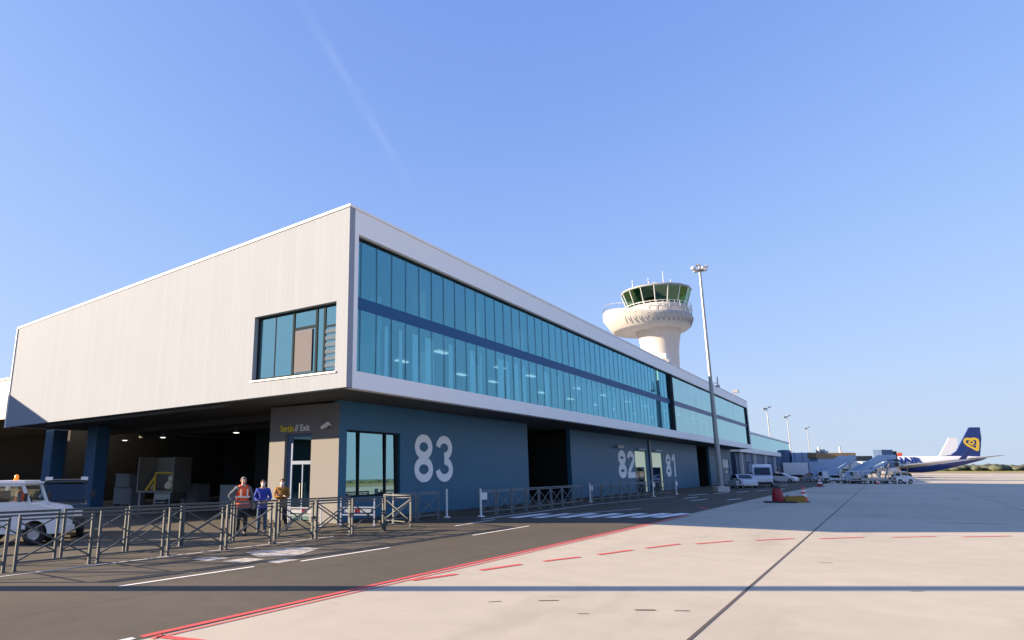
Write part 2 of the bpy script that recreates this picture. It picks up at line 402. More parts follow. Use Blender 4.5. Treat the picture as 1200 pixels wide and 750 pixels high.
L.new(tr, mxs.inputs[0]); L.new(hm.outputs[2], mxs.inputs[6])
L.new(mxs.outputs[2], bg.inputs[0]); bg.inputs[1].default_value = .069
S.view_settings.view_transform = 'Standard'; S.view_settings.look = 'None'; S.view_settings.gamma = 1
S.view_settings.exposure = 1.6

# ------------------------------------------------------------------ ground
def sheet(name, polys, z, m, kind='structure'):
    b = MB()
    for p in polys: b.add([(x,y,z) for x,y in p], [tuple(range(len(p)))])
    o = b.build(name, m, fix=False); o['kind'] = kind
    for pl in o.data.polygons:
        if pl.normal.z < 0: pl.flip()
    return o
def rect(x0,x1,y0,y1): return [(x0,y0),(x1,y0),(x1,y1),(x0,y1)]
sheet('field', [rect(-4000,6000,-3000,7000)], -.06, M['grass'])
sheet('dry_ground', [rect(95,170,-200,820), rect(-300,95,395,560)], -.03, M['dry'])
sheet('apron', [rect(-120,95,-120,395)], 0, M['concrete'])
sheet('road', [[(-110,-80),(-7.62,-80),(-7.62,62),(-6.9,96),(-9,230),(-110,230)]], .004, M['asphalt'])
# bitumen joints of the concrete slabs
b = MB()
for x in (-2.17, 5.4, 12.95, 20.5, 28., 35.5):
    ww = .05 if x < 0 else .03
    b.add([(x-ww/2,-30,.004),(x+ww/2,-30,.004),(x+ww/2,300,.004),(x-ww/2,300,.004)], [(0,1,2,3)])
o = b.build('pavement_joint', M['joint'], fix=False); o['kind'] = 'structure'
def line(b, p, q, wd, z):
    p, q = Vector(p), Vector(q); d = (q-p).normalized(); n = Vector((-d.y, d.x))*wd/2
    b.add([(*(p-n),z),(*(q-n),z),(*(q+n),z),(*(p+n),z)], [(0,1,2,3)])
b = MB(); line(b, (-7.72,5.0), (-7.5,31.5), .11, .009); line(b, (-7.53,5.0), (-7.33,31.5), .045, .009)
o = b.build('red_edge_line', M['red_paint'], fix=False); o['kind'] = 'structure'
b = MB()
for p, q in (((-7.6,5.12),(-6.9,5.3)), ((-7.42,10.25),(-7.12,11.35)), ((-6.99,12.04),(-6.69,13.3)), ((-6.49,14.01),(-6.1,15.17)), ((-5.89,15.8),(-5.51,17.2)),
             ((-5.33,17.78),(-4.86,19.32)), ((-4.49,19.58),(-3.81,20.99)), ((-3.29,21.5),(-2.44,22.68)), ((-1.81,23.03),(-.77,24.31)),
             ((-.06,24.75),(1.02,25.76)), ((1.66,26.03),(2.9,27.22)), ((3.6,27.7),(4.9,28.6)), ((-8.6,39.0),(-7.6,36.5))):
    line(b, p, q, .12, .009)
o = b.build('red_dashes', M['red_paint'], fix=False); o['kind'] = 'structure'
b = MB()
for p, q in (((1.2,32.4),(3.5,32.9)), ((4.6,33.1),(7,33.5)), ((-7.2,44.5),(-6.2,47.))): line(b, p, q, .12, .009)
o = b.build('faded_red_dashes', M['red_faint'], fix=False); o['kind'] = 'structure'
b = MB()
for p, q, wd in (((-7.78,-2),(-7.73,4.9),.10), ((-11.3,6.78),(-11.2,9.76),.09), ((-10.98,10.92),(-10.95,14.13),.09), ((-10.8,18.2),(-10.85,22.33),.09),
                 ((-14.25,2.),(-14.2,15.5),.06), ((-13.1,20.8),(-13.4,24.4),.10),
                 # hatched crossing and its edge lines in front of the blue wall
                 ((-13.25,25.68),(-13.19,29.04),.52), ((-12.42,26.27),(-12.28,29.68),.52), ((-11.57,26.87),(-11.35,30.34),.52), ((-10.72,27.48),(-10.41,31.0),.52), ((-9.87,28.08),(-9.48,31.66),.52), ((-9.02,28.68),(-8.55,32.32),.52), ((-8.25,29.27),(-7.85,32.8),.52), 
                 ((-13.9,24.2),(-14.35,38),.12), ((-14.35,38),(-13.29,52.5),.12), ((-12.5,27.3),(-10.7,35.5),.10),
                 ((-12.93,55.5),(-12.44,59.6),.22), ((-12.1,60.6),(-11.6,64.),.22), ((-11.1,65.4),(-10.7,69),.22), ((-10.2,70.5),(-9.7,74.5),.22), ((-9.3,76),(-8.9,80),.22),
                 ((-8.9,48.7),(-8.5,51.4),.2), ((-10.7,46.3),(-10.3,49.2),.2), ((-11.9,49.5),(-11.7,53),.2), ((-11.2,84),(-11.1,90),.2), ((-11.,95),(-10.9,102),.2)):
    line(b, p, q, wd, .010)
o = b.build('white_road_markings', M['white_line'], fix=False); o['kind'] = 'structure'
b = MB(); M['white_old'] = paint_mat('worn white road paint', (.50,.47,.42), .38, 5., .14)
for pl in ([(-13.3,11.3),(-12.95,12.9),(-12.3,12.9),(-11.75,11.5),(-12.4,10.9)], [(-13.3,9.7),(-13.2,10.3),(-12.75,10.35),(-12.75,9.75)],
           [(-12.45,9.9),(-12.45,10.6),(-11.9,10.7),(-11.85,10.)], [(-11.55,10.4),(-11.6,11.0),(-11.2,11.1),(-11.15,10.4)]):
    b.add([(x,y,.010) for x,y in pl], [tuple(range(len(pl)))])
o = b.build('worn_road_arrow', M['white_old'], fix=False); o['kind'] = 'structure'
for nm in ('white_road_markings','worn_road_arrow','red_dashes','red_edge_line','faded_red_dashes','pavement_joint'):
    for pl in bpy.data.objects[nm].data.polygons:
        if pl.normal.z < 0: pl.flip()
b = MB()
for (x, y, l_, w_, a_) in ((-4.55,9.95,.32,.05,.7),(-3.1,10.1,.30,.07,.6),(-2.65,10.35,.22,.04,.6),(-3.75,9.35,.16,.03,.5),(-5.2,9.4,.22,.03,.9),(-1.3,17.3,.3,.03,.5),(.2,14.2,.25,.03,.7)):
    line(b, (x-l_/2*math.cos(a_), y-l_/2*math.sin(a_)), (x+l_/2*math.cos(a_), y+l_/2*math.sin(a_)), w_, .004)
o = b.build('pavement_marks', M['joint'], fix=False); o['kind'] = 'structure'
for pl in o.data.polygons:
    if pl.normal.z < 0: pl.flip()
# kerbed footway along the blue wall
b = MB(); b.box(-17.5,-16.1,20.2,100,.0,.11); o = b.build('pavement', M['asphalt'], bevel=.015); o['kind'] = 'structure'

# far treeline and low scrub: one mass
b = MB()
for i in range(2200):
    t = random.random()
    if t < .6: x, y = random.uniform(-250, 420), random.uniform(1080, 1250)
    else: x, y = random.uniform(480, 620), random.uniform(-350, 1150)
    h = random.uniform(3.5, 8) if t < .6 else random.uniform(2, 3.6); r = random.uniform(4, 9)
    c = (x, y, h*.5); n = len(b.v)
    b.ball(c, r, r, h*.55, n=7, m=5)
    for k in range(n, len(b.v)):
        v = b.v[k]; b.v[k] = (v[0]+random.uniform(-1,1), v[1]+random.uniform(-1,1), v[2]+random.uniform(-1,1.2))
o = b.build('treeline', M['tree'], fix=False); tag(o, 'dark far treeline along the horizon behind the airfield', 'trees', kind='stuff')

# ------------------------------------------------------------------ terminal building
XF, YF, XW, YW, YE = -14.73, 16.53, -17.53, 19.31, 101.4
XL = -40.4
TB = thing('terminal_building', 'long white terminal box over dark blue ground floor with teal glass front', 'building', (-27, 16.5, 0))
def part(b, name, m, parent=TB, **k):
    o = b.build(name, m, None, **k)
    o.parent = parent
    loc = Vector(parent.location) if parent.parent is None else Vector((0,0,0))
    # geometry is given in world coordinates: undo the parent chain's offset
    o.matrix_parent_inverse = Matrix.Translation(-loc)
    return o
def zb(x): return 4.81 + (x-XF)*(4.81-4.44)/(XF-XL)
def zt(x): return 11.44 + (x-XF)*(11.44-10.16)/(XF-XL)
WX0, WX1, WZ0, WZ1 = -19.63, -15.28, 5.41, 7.95
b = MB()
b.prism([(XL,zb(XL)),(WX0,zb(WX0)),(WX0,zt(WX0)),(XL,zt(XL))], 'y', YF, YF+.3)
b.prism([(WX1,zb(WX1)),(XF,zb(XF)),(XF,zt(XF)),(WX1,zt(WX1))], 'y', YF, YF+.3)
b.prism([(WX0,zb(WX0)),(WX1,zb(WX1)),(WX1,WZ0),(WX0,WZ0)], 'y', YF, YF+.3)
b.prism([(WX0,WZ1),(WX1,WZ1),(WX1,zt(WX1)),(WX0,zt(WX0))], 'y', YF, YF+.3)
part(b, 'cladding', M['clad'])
b = MB()      # front frame, far end and back
b.box(XF-.35, XF, YF+.302, YE, 4.80, 5.43); b.box(XF-.35, XF, YF+.302, YE, 10.51, 11.43)
b.box(XF-.35, XF, YF+.302, 17.06, 5.43, 10.51); b.box(XF-.35, XF, YE-.25, YE, 5.43, 10.51)
b.prism([(XL,zb(XL)),(XF-.36,zb(XF)),(XF-.36,zt(XF)-.05),(XL,zt(XL))], 'y', YE-.3, YE)
b.box(XL, XL+.3, YF+.31, YE-.31, 4.45, 10.1)
part(b, 'front_panel', M['white_panel'], bevel=.012)
b = MB(); b.prism([(XL+.31,9.85),(XF-.36,11.05),(XF-.36,11.25),(XL+.31,10.05)], 'y', YF+.31, YE-.31); part(b, 'roof', M['cap'])
b = MB()
b.prism([(XL-.05,zt(XL)),(XF+.03,zt(XF)),(XF+.03,zt(XF)+.09),(XL-.05,zt(XL)+.09)], 'y', YF-.04, YF+.34)
b.box(XF-.38, XF+.04, YF+.342, YE+.03, 11.435, 11.52)
b.prism([(XL-.06,zb(XL)-.02),(XL+.0,zb(XL)-.02),(XL+.0,zt(XL)-.003),(XL-.06,zt(XL)-.003)], 'y', YF-.06, YF+.3)
part(b, 'edge_trim', M['white_panel'])
b = MB(); b.box(XF-.30, XF-.1, YE-.62, YE-.26, 5.43, 10.51); part(b, 'end_post', M['frame_dark'])
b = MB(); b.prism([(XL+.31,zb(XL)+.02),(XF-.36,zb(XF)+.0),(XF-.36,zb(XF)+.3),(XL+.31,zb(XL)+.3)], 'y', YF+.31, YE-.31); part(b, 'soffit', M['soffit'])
b = MB(); b.prism([(-36.5,zb(-36.5)-.16),(-21.5,zb(-21.5)-.16),(-21.5,zb(-21.5)-.02),(-36.5,zb(-36.5)-.02)], 'y', YF+.34, YF+.52)
part(b, 'gutter', M['soffit'])
# soffit beams
b = MB()
for y in (21.5, 24.5): b.prism([(-40,zb(-40)-.3),(-21.7,zb(-21.7)-.3),(-21.7,zb(-21.7)),(-40,zb(-40))], 'y', y, y+.35)
part(b, 'soffit_beam', M['soffit'])
# upper storeys behind the glass
b = MB(); b.box(-26, -25.8, 17, 101, 5.12, 10.9); part(b, 'hall_wall', M['interior'])
b = MB(); b.box(-25.7, -15.3, 17, 101, 7.80, 8.16); b.box(-25.7, -15.3, 17, 101, 5.125, 5.2); part(b, 'hall_floor', M['hall_floor'])
for k in range(15):
    for z0, z1 in ((5.2,7.8),(8.16,10.9)):
        y = 20.2+k*5.55; b = MB(); b.box(-18.6, -18.1, y, y+.5, z0, z1); part(b, 'hall_column', M['hall_column'])
for k in range(14):
    y = 19.3+k*5.9+random.uniform(-1,1)
    for x, dy, z in ((-17.4,0,7.7),(-20.6,1,7.7)):
        b = MB(); b.box(x, x+.3, y+dy, y+dy+.9, z, z+.06); part(b, 'hall_light', M['hall_lamp'])
for k in range(46):      # upright blinds hung a little behind the lower panes
    if random.random() < .8:
        y = 19.4+k*.93; b = MB(); b.box(-15.42,-15.40, y+.1, y+random.uniform(.25,.75), 5.3, 7.6); part(b, 'blind', M['hall_column'])
# curtain walls
def curtain(y0, y1, step, g, nm):
    b = MB(); st_ = step or 3.0; ys = [y0] + [y0+.42+k*st_ for k in range(int((y1-y0-.45)/st_)+1)] + [y1]
    for a_, c_ in zip(ys, ys[1:]):
        for z0, z1 in ((5.44,7.77),(8.23,10.50)):      # each pane sits a hair differently in its frame
            t0, t1, t2 = (random.uniform(-.0045,.0045) for _ in range(3)); n_ = len(b.v)
            b.box(XF-.26, XF-.24, a_+.004, c_-.004, z0, z1)
            for q in range(n_, n_+8):
                v = b.v[q]; b.v[q] = (v[0]+t0*(1 if v[1] > (a_+c_)/2 else -1)*(c_-a_)*.5+t1*(1 if v[2] > (z0+z1)/2 else -1), v[1], v[2])
    c = part(b, 'curtain_wall', g)
    b = MB(); b.box(XF-.265, XF-.235, y0, y1, 7.772, 8.228); part(b, 'spandrel', M['spandrel'] if nm else M['blue_grey'], c)
    if step:
        b = MB(); n = int((y1-y0)/step)
        for k in range(n+1):
            y = y0+.42+k*step
            if y < y1-.1: b.box(XF-.235, XF-.225, y-.012, y+.012, 5.47, 7.77); b.box(XF-.235, XF-.225, y-.012, y+.012, 8.23, 10.44)
        part(b, 'mullion', M['mullion'], c)
    b = MB(); b.box(XF-.229, XF-.18, y0, y1, 10.44, 10.51); b.box(XF-.229, XF-.19, y0, y1, 5.43, 5.465); b.box(XF-.229, XF-.18, y0, y0+.07, 5.466, 10.439)
    part(b, 'frame', M['frame_dark'], c)
curtain(17.06, 60.35, .935, M['glass'], True)
curtain(61.05, 100.75, 0, M['glass_pale'], False)
b = MB(); b.box(XF-.28, XF-.05, 60.36, 61.04, 5.43, 10.51); part(b, 'divider_post', M['frame_dark'])
# lattice added behind the glass, standing in for the mast's reflection
b = MB()
for y in (57.2, 58.6): b.bar((-15.2,y,5.2), (-15.2,y,7.7), .09)
for k in range(9): b.bar((-15.2,57.2,5.45+k*.26), (-15.2,58.6,5.45+k*.26), .05)
b.bar((-15.25,57.0,8.2),(-15.25,57.0,10.5),.12); b.bar((-15.25,57.9,5.2),(-15.25,57.9,7.7),.10)
part(b, 'reflection_lattice', M['steel'])
# window in the white side
W = MB(); yg = YF+.2
W.box(WX0,WX0+.12,yg,yg+.06,WZ0+.1,WZ1-.1); W.box(WX0,WX1,yg,yg+.06,WZ1-.1,WZ1); W.box(WX0,WX1,yg,yg+.06,WZ0,WZ0+.1); W.box(WX1-.05,WX1,yg,yg+.06,WZ0+.1,WZ1-.1)
for x in (-18.62,): W.box(x-.02,x+.02,yg+.005,yg+.06,WZ0+.1,WZ1-.1)
for x in (-17.62,-16.42,-16.02): W.box(x-.05,x+.05,yg-.01,yg+.07,WZ0+.1,WZ1-.1)
W.box(-17.57,-16.47,yg+.002,yg+.06,7.18,7.28); W.box(-15.97,-15.33,yg+.002,yg+.06,7.1,7.17)
wf = part(W, 'window', M['frame_dark'])
b = MB(); b.box(WX0+.1,WX1-.04,yg+.02,yg+.035,WZ0+.08,WZ1-.08); part(b, 'pane', M['glass_window'], wf)
b = MB(); b.box(-17.5,-16.62,yg-.03,yg+.0,5.56,7.14); part(b, 'shutter_panel', M['blind'], wf)
b = MB()
for k in range(6): z = 5.62+k*.25; b.prism([(yg-.02,z),(yg+.018,z+.02),(yg+.018,z+.16),(yg-.02,z+.13)], 'x', -15.95,-15.35)
M['louvre'] = mat('grey blue louvre', (.10,.14,.19), .9, spec=.1); part(b, 'louvre', M['louvre'], wf)
b = MB(); b.box(WX0-.08, WX1+.06, YF-.05, YF+.02, WZ0-.06, WZ0-.003); part(b, 'sill', M['white_panel'], wf)
b = MB(); b.box(-20.3,-14.95+.0-.2,18.8,18.9,5.13,8.6); part(b, 'room_wall', M['interior'])

# ground floor: walls made from panels around their openings
def wall_x(b, x, t, y0, y1, z0, z1, holes):
    """wall on plane x (front face), thickness t behind it, rectangular holes (y0,y1,z0,z1)"""
    ys = sorted({y0, y1, *[h[0] for h in holes], *[h[1] for h in holes]})
    for a, c in zip(ys, ys[1:]):
        hs_ = sorted([(h[2], h[3]) for h in holes if h[0] <= a and h[1] >= c]); z = z0
        for p, q in hs_:
            if p > z: b.box(x-t, x, a, c, z, p)
            z = q
        if z1 > z: b.box(x-t, x, a, c, z, z1)
def wall_y(b, y, t, x0, x1, z0, z1, holes):
    xs = sorted({x0, x1, *[h[0] for h in holes], *[h[1] for h in holes]})
    for a, c in zip(xs, xs[1:]):
        hs_ = sorted([(h[2], h[3]) for h in holes if h[0] <= a and h[1] >= c]); z = z0
        for p, q in hs_:
            if p > z: b.box(a, c, y, y+t, z, p)
            z = q
        if z1 > z: b.box(a, c, y, y+t, z, z1)
b = MB()
ZT = 4.80
wall_x(b, XW, .3, YW, 36.28, 0, ZT, [(19.78,23.36,.95,3.62)])
wall_x(b, XW, .3, 42.98, 80.7, 0, ZT, [(57.3,60.6,.0,3.62),(62.4,65.9,.0,3.6)])
wall_x(b, XW, .3, 87.1, 101.2, 0, ZT, [(95.3,99.6,.0,3.4)])
front = part(b, 'front_wall', M['blue_wall'])
b = MB(); wall_y(b, YW-.003, .28, -21.55, XW-.001, 0, 4.69, [(-20.6,-19.05,0,3.52)])
part(b, 'side_wall', M['side_wall'])
b = MB(); b.box(-21.55,-21.3,YW+.29,36.2,0,4.6); b.box(-21.3,-17.9,23.6,23.7,0,4.6); b.box(-24,-23.7,36.28,101,0,4.6); b.box(-23.7,-17.84,36.0,36.27,0,4.6)
b.box(-23.7,-17.84,43.0,43.3,0,4.6); b.box(-23.7,-17.84,80.4,80.69,0,4.6); b.box(-23.7,-17.84,87.11,87.4,0,4.6); b.box(-23.7,-17.84,54,54.2,0,4.6); b.box(-23.7,-17.84,69,69.2,0,4.6)
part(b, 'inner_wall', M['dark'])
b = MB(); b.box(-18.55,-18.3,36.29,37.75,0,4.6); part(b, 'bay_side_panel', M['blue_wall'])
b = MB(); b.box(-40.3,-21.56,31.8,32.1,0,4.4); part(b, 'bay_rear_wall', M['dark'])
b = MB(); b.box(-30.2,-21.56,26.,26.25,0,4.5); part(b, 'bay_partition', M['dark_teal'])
# ground floor window
W = MB(); xg = XW-.16
for y, w_ in ((19.78,.07),(20.64,.055),(22.42,.055)): W.box(xg-.03,xg+.06,y,y+w_,.95,3.62)
W.box(xg-.03,xg+.06,23.2,23.36,.95,3.62); W.box(xg-.028,xg+.058,19.86,23.2,3.55,3.62); W.box(xg-.028,xg+.058,19.86,23.2,.95,1.03)
gw = part(W, 'window', M['frame_dark'])
b = MB(); tl = math.tan(R(.72))
b.add([(xg,19.85,1.0),(xg,23.25,1.0),(xg-2.6*tl,23.25,3.6),(xg-2.6*tl,19.85,3.6)], [(0,1,2,3)]); part(b, 'pane', M['glass_window'], gw)
# exit door in the side wall
W = MB(); yd = YW+.16
W.box(-20.6,-20.28,yd-.0,yd+.08,0,3.52); W.box(-20.28,-19.05,yd,yd+.08,3.4,3.52); W.box(-20.28,-19.05,yd-.02,yd+.08,2.26,2.4); W.box(-19.13,-19.05,yd,yd+.08,0,3.4); W.box(-19.70,-19.64,yd,yd+.07,0,2.26)
ed = part(W, 'exit_door', M['blue_grey'])
b = MB(); b.box(-20.27,-19.14,yd+.03,yd+.045,2.41,3.39); b.box(-20.27,-19.14,yd+.03,yd+.045,.05,2.25); part(b, 'pane', M['glass_window'], ed)
b = MB(); b.bar((-19.74,yd-.05,.9),(-19.74,yd-.05,1.5),.03); b.bar((-19.6,yd-.05,.9),(-19.6,yd-.05,1.5),.03); part(b, 'handle', M['steel'], ed)

def text_mesh(s, size, bold, ext):
    c = bpy.data.curves.new('t', 'FONT'); c.body = s; c.size = size; c.offset = bold; c.extrude = ext; c.resolution_u = 3
    o = bpy.data.objects.new('t', c); COL.objects.link(o); dg = bpy.context.evaluated_depsgraph_get()
    me = bpy.data.meshes.new_from_object(o.evaluated_get(dg)); COL.objects.unlink(o); bpy.data.objects.remove(o)
    return me
def text_obj(name, s, size, m, parent, bold=0, ext=.01, width=None, height=None):
    """lettering in the local XY plane, lower left at the origin"""
    me = text_mesh(s, size, bold, ext); me.materials.clear(); me.materials.append(m)
    xs = [v.co.x for v in me.vertices]; ys = [v.co.y for v in me.vertices]
    kx = width/(max(xs)-min(xs)) if width else 1; ky = height/(max(ys)-min(ys)) if height else kx
    x0, y0 = min(xs), min(ys)
    for v in me.vertices: v.co = ((v.co.x-x0)*kx, (v.co.y-y0)*ky, v.co.z)
    o = bpy.data.objects.new(name, me); COL.objects.link(o); o.parent = parent
    return o
def onto(o, parent, origin, ux, uy):
    """place text: origin point, its x axis and its y axis (world), under a parent with no rotation"""
    ux, uy = Vector(ux).normalized(), Vector(uy).normalized(); uz = ux.cross(uy)
    m = Matrix.Identity(4)
    for i in range(3): m[i][0] = ux[i]; m[i][1] = uy[i]; m[i][2] = uz[i]; m[i][3] = origin[i]
    loc = Vector(parent.location) if parent.parent is None else Vector((0,0,0))
    o.matrix_parent_inverse = Matrix.Translation(-loc); o.matrix_basis = m
t = text_obj('exit_lettering', 'Sortie', 1, M['yellow_text'], TB, .012, .015, width=.80, height=.27); onto(t, TB, (-20.88,YW-.025,3.62), (1,0,0), (0,0,1)); t['label'] = 'yellow word over the exit door'
t = text_obj('exit_lettering', '// Exit', 1, M['white_text'], TB, .012, .015, width=.86, height=.27); onto(t, TB, (-20.0,YW-.025,3.62), (1,0,0), (0,0,1)); t['label'] = 'white word over the exit door'
b = MB(); b.bar((-17.95,YW,3.78),(-17.95,YW-.18,3.82),.05); b.ball((-17.95,YW-.22,3.84),.09,.11,.08); b.tube((-18.3,YW-.2,3.70),(-18.02,YW-.24,3.80),.07,.08); b.bar((-18.2,YW,3.72),(-18.2,YW-.2,3.72),.05)
part(b, 'security_camera', M['white_steel'])

# gate numbers: thick strokes on the blue wall
def ell(cx_, cy_, rx, ry, a0, a1, n=20): return [(cx_+rx*math.cos(R(a0+(a1-a0)*k/n)), cy_+ry*math.sin(R(a0+(a1-a0)*k/n))) for k in range(n+1)]
def digit(b, ch, y, z, wd, ht, st):
    pl = lambda u, v, d: (XW+.003+d, y+u, z+v)
    rx = wd/2-st/2; i = st/2
    if ch == '8':
        b.stroke(ell(wd/2, ht*.735, rx*.92, ht*.265-i, 0, 351, 24), st, pl, closed=True)
        b.stroke(ell(wd/2, ht*.268, rx, ht*.268-i, 0, 351, 24), st, lambda u,v,d: (XW+.003+d*1.1, y+u, z+v), closed=True)
    if ch == '3':
        b.stroke(ell(wd/2, ht*.735, rx*.92, ht*.265-i, 175, -90, 22), st, pl)
        b.stroke(ell(wd/2, ht*.268, rx, ht*.268-i, 90, -175, 22), st, lambda u,v,d: (XW+.003+d*1.1, y+u, z+v))
    if ch == '2':
        b.stroke(ell(wd/2, ht*.70, rx, ht*.30-i, 172, -25, 20)+[(i*1.15, st*.9)], st, pl)
        b.stroke([(0, i),(wd, i)], st, lambda u,v,d: (XW+.003+d*1.1, y+u, z+v))
    if ch == '1':
        b.stroke([(wd*.58, 0),(wd*.58, ht)], st, pl); b.stroke([(wd*.1, ht*.74),(wd*.5, ht*.93)], st*.9, lambda u,v,d: (XW+.003+d*1.1, y+u, z+v))
def number(s, spots, z, wd, ht, st):
    b = MB()
    for ch, y in zip(s, spots): digit(b, ch, y, z, wd, ht, st)
    return part(b, 'gate_number', M['digit'])
number('83', (24.42, 26.18), 1.46, 1.52, 2.20, .36)
number('82', (52.75, 55.05), 1.34, 2.0, 2.26, .48)
number('81', (67.0, 69.2), 1.32, 1.85, 2.24, .46)
# gate doors between 82 and 81
for y0, y1 in ((57.3,60.6),(62.4,65.9)):
    W = MB(); W.box(XW-.2,XW-.1,y0,y0+.28,0,3.61); W.box(XW-.2,XW-.1,y1-.28,y1,0,3.61); W.box(XW-.2,XW-.1,y0+.28,y1-.28,3.3,3.61); W.box(XW-.2,XW-.1,y0+.28,y1-.28,2.25,3.3)
    d_ = part(W, 'gate_door', M['door_pale'])
    b = MB(); b.box(XW-.17,XW-.15,y0+.28,y1-.28,.05,2.25); part(b, 'pane', M['glass_dark'], d_)
    b = MB(); b.box(XW+.003,XW+.22,y0+.6,y1-.6,3.72,3.86); part(b, 'door_lamp', M['pale_blue'], d_)
b = MB(); b.tube((XW+.1,61.55,.1),(XW+.1,61.55,4.75),.10,n=10); part(b, 'downpipe', M['steel'])
b = MB(); b.box(XW+.003,XW+.3,52.2,53.6,3.75,3.95); part(b, 'wall_lamp', M['steel'])
W = MB(); 
for k in range(4): W.box(XW-.2,XW-.1,95.3+k*1.08,95.5+k*1.08,0,3.4)
W.box(XW-.2,XW-.1,99.45,99.6,0,3.4); W.box(XW-.19,XW-.11,95.5,99.45,2.3,3.39)
d_ = part(W, 'gate_door', M['white_steel']); b = MB(); b.box(XW-.17,XW-.15,95.4,99.5,.05,2.3); part(b, 'pane', M['glass_dark'], d_)
# pillars under the overhang
for x, y in ((-36.05,19.31),(-40.9,19.31),(-30.4,27.5)):
    b = MB(); b.box(x-.5,x+.5,y-.1,y+.7,.0,zb(x)+.01); part(b, 'pillar', M['pillar_blue'] if y < 22 else M['dark_teal'], bevel=.05)
# ceiling lamps under the soffit
for x, y in ((-37.4,22.),(-33.5,22.),(-27.6,22.4)):
    z = zb(x)-.32
    b = MB(); b.tube((x,y,z+.02),(x,y,z-.22),.02); b.lathe([(.02,-.2),(.08,-.24),(.17,-.32),(.18,-.34)], 16, (x,y,z)); l_ = part(b, 'ceiling_lamp', M['grey_paint'])
    b = MB(); b.lathe([(.165,-.335),(.1,-.36),(.001,-.37)], 16, (x,y,z)); part(b, 'diffuser', M['lamp'], l_)
# camera and floodlight on the roof edge
b = MB(); b.bar((XF-.2,93.3,11.5),(XF-.2,93.3,12.1),.09); b.box(XF-.35,XF+.3,93.0,93.9,11.95,12.3); part(b, 'roof_camera', M['cap'])
b = MB(); b.bar((XF-.2,59.2,11.5),(XF-.2,59.2,11.9),.08); b.box(XF-.45,XF+.15,58.7,59.8,11.75,12.15); b.box(XF-.3,XF+.1,59.9,60.7,11.55,11.9); part(b, 'floodlight', M['white_steel'])

# ------------------------------------------------------------------ neighbour building on the far left, older terminal beyond
NB = thing('annex_building', 'beige clad annex at the left edge behind the white box', 'building', (-58, 0, 0))
b = MB(); b.box(-75,-46.0,-14,13.7,5.0,8.17); part(b, 'wall', M['beige_block'], NB)
b = MB(); b.box(-75,-47,-13.,12.8,0,5.0); part(b, 'lower_wall', M['dark_teal'], NB)
b = MB(); b.box(-150,-41.5,24,54,6.24,9.55); part(b, 'upper_wall', M['beige_block'], NB)
b = MB(); b.box(-149.9,-41.6,24.1,53.9,6.2,6.237); part(b, 'soffit', M['dark'], NB)  # dark sheet added to paint shade onto the annex's pale underside
b = MB(); b.box(-140,-30,40.5,53.5,0,6.195); b.box(-44.3,-44,22,40.4,0,6.195); part(b, 'recessed_wall_sunblock', M['dark'], NB)  # the thin end wall is added to keep sunlight out of the bay
b = MB(); b.box(-75.2,-45.9,-14.1,13.75,8.172,8.3); b.box(-150.1,-41.4,23.9,54.1,9.552,9.7); part(b, 'roof', M['cap'], NB)

OT = thing('old_terminal', 'lower pale glazed terminal wing beyond the white box', 'building', (-30, 150, 0))
b = MB(); b.box(-45,-17.25,112,168,0,4.5); part(b, 'lower_wall', M['blue_grey'], OT)
b = MB(); b.box(-45,-17.1,110,170,5.3,7.8); part(b, 'glass_front', M['glass_pale'], OT)
b = MB(); b.box(-44.9,-17.4,110.2,169.8,5.32,7.78); part(b, 'wall', M['pale_blue'], OT)
b = MB(); b.box(-45,-16.9,109.5,170.5,7.8,8.05); part(b, 'roof', M['white_panel'], OT)
b = MB(); b.box(-45,-16.6,103.5,150,4.55,5.28); part(b, 'canopy', M['white_panel'], OT)
for y in (106,118,130,142): b = MB(); b.box(-17.2,-16.8,y,y+.4,0,4.54); part(b, 'column', M['white_steel'], OT)
for y in (113,120.5,133,144): b = MB(); b.box(-17.24,-17.15,y,y+3.4,.2,3.2); part(b, 'window', M['glass_dark'], OT)
b = MB(); b.box(-17.24,-17.14,108.,109.4,0.3,3.0); b.box(-45,-17.3,103.6,111.9,0,4.4); part(b, 'entrance', M['navy_panel'], OT)

# ------------------------------------------------------------------ control tower
CT = thing('control_tower', 'pale concrete control tower with round gallery and green glass cab', 'tower', (-31.9, 124.6, 0), yaw)
b = MB(); b.lathe([(3.7,0),(3.35,10),(3.2,18),(3.2,21),(3.32,24),(3.6,26),(3.95,27.4),(4.1,28.2)], 40); b.build('shaft', M['concrete_wall'], CT)
def shear(b):      # the gallery parapet rises towards its wide side
    b.v = [(x, y, z+max(0, -x-4.5)*.32*max(0, min(1, (z-28)/2.5))) for x, y, z in b.v]; return b
b = MB(); b.lathe([(4.0,27.75),(6.6,27.8),(6.95,28.0),(8.15,29.5),(8.05,30.15),(7.9,30.2),(7.75,30.1),(7.4,29.6),(4.5,29.6)], 48, offs=[0,-1.5,-1.6,-2.0,-2.05,-2.05,-2.05,-2.,0]); shear(b).build('gallery', M['gallery'], CT)
b = MB()
for k in range(48):
    a0, a1, a2 = (2*PI*q/48 for q in (k, k+.5, k+1))
    p = lambda a, r, z, o_: (o_+r*math.cos(a), r*math.sin(a), z)
    if math.cos(a0+.35) > -.62: b.bar(p(a0,7.35,28.3,-1.68), p(a1,8.18,29.7,-2.0), .07); b.bar(p(a1,8.18,29.7,-2.0), p(a2,7.35,28.3,-1.68), .07)
    b.bar(p(a0,8.0,30.2,-2.05), p(a0,7.98,31.0,-2.05), .05); b.bar(p(a0,7.98,30.98,-2.05), p(a2,7.98,30.98,-2.05), .05)
shear(b).build('gallery_lattice', M['grey_paint'], CT)
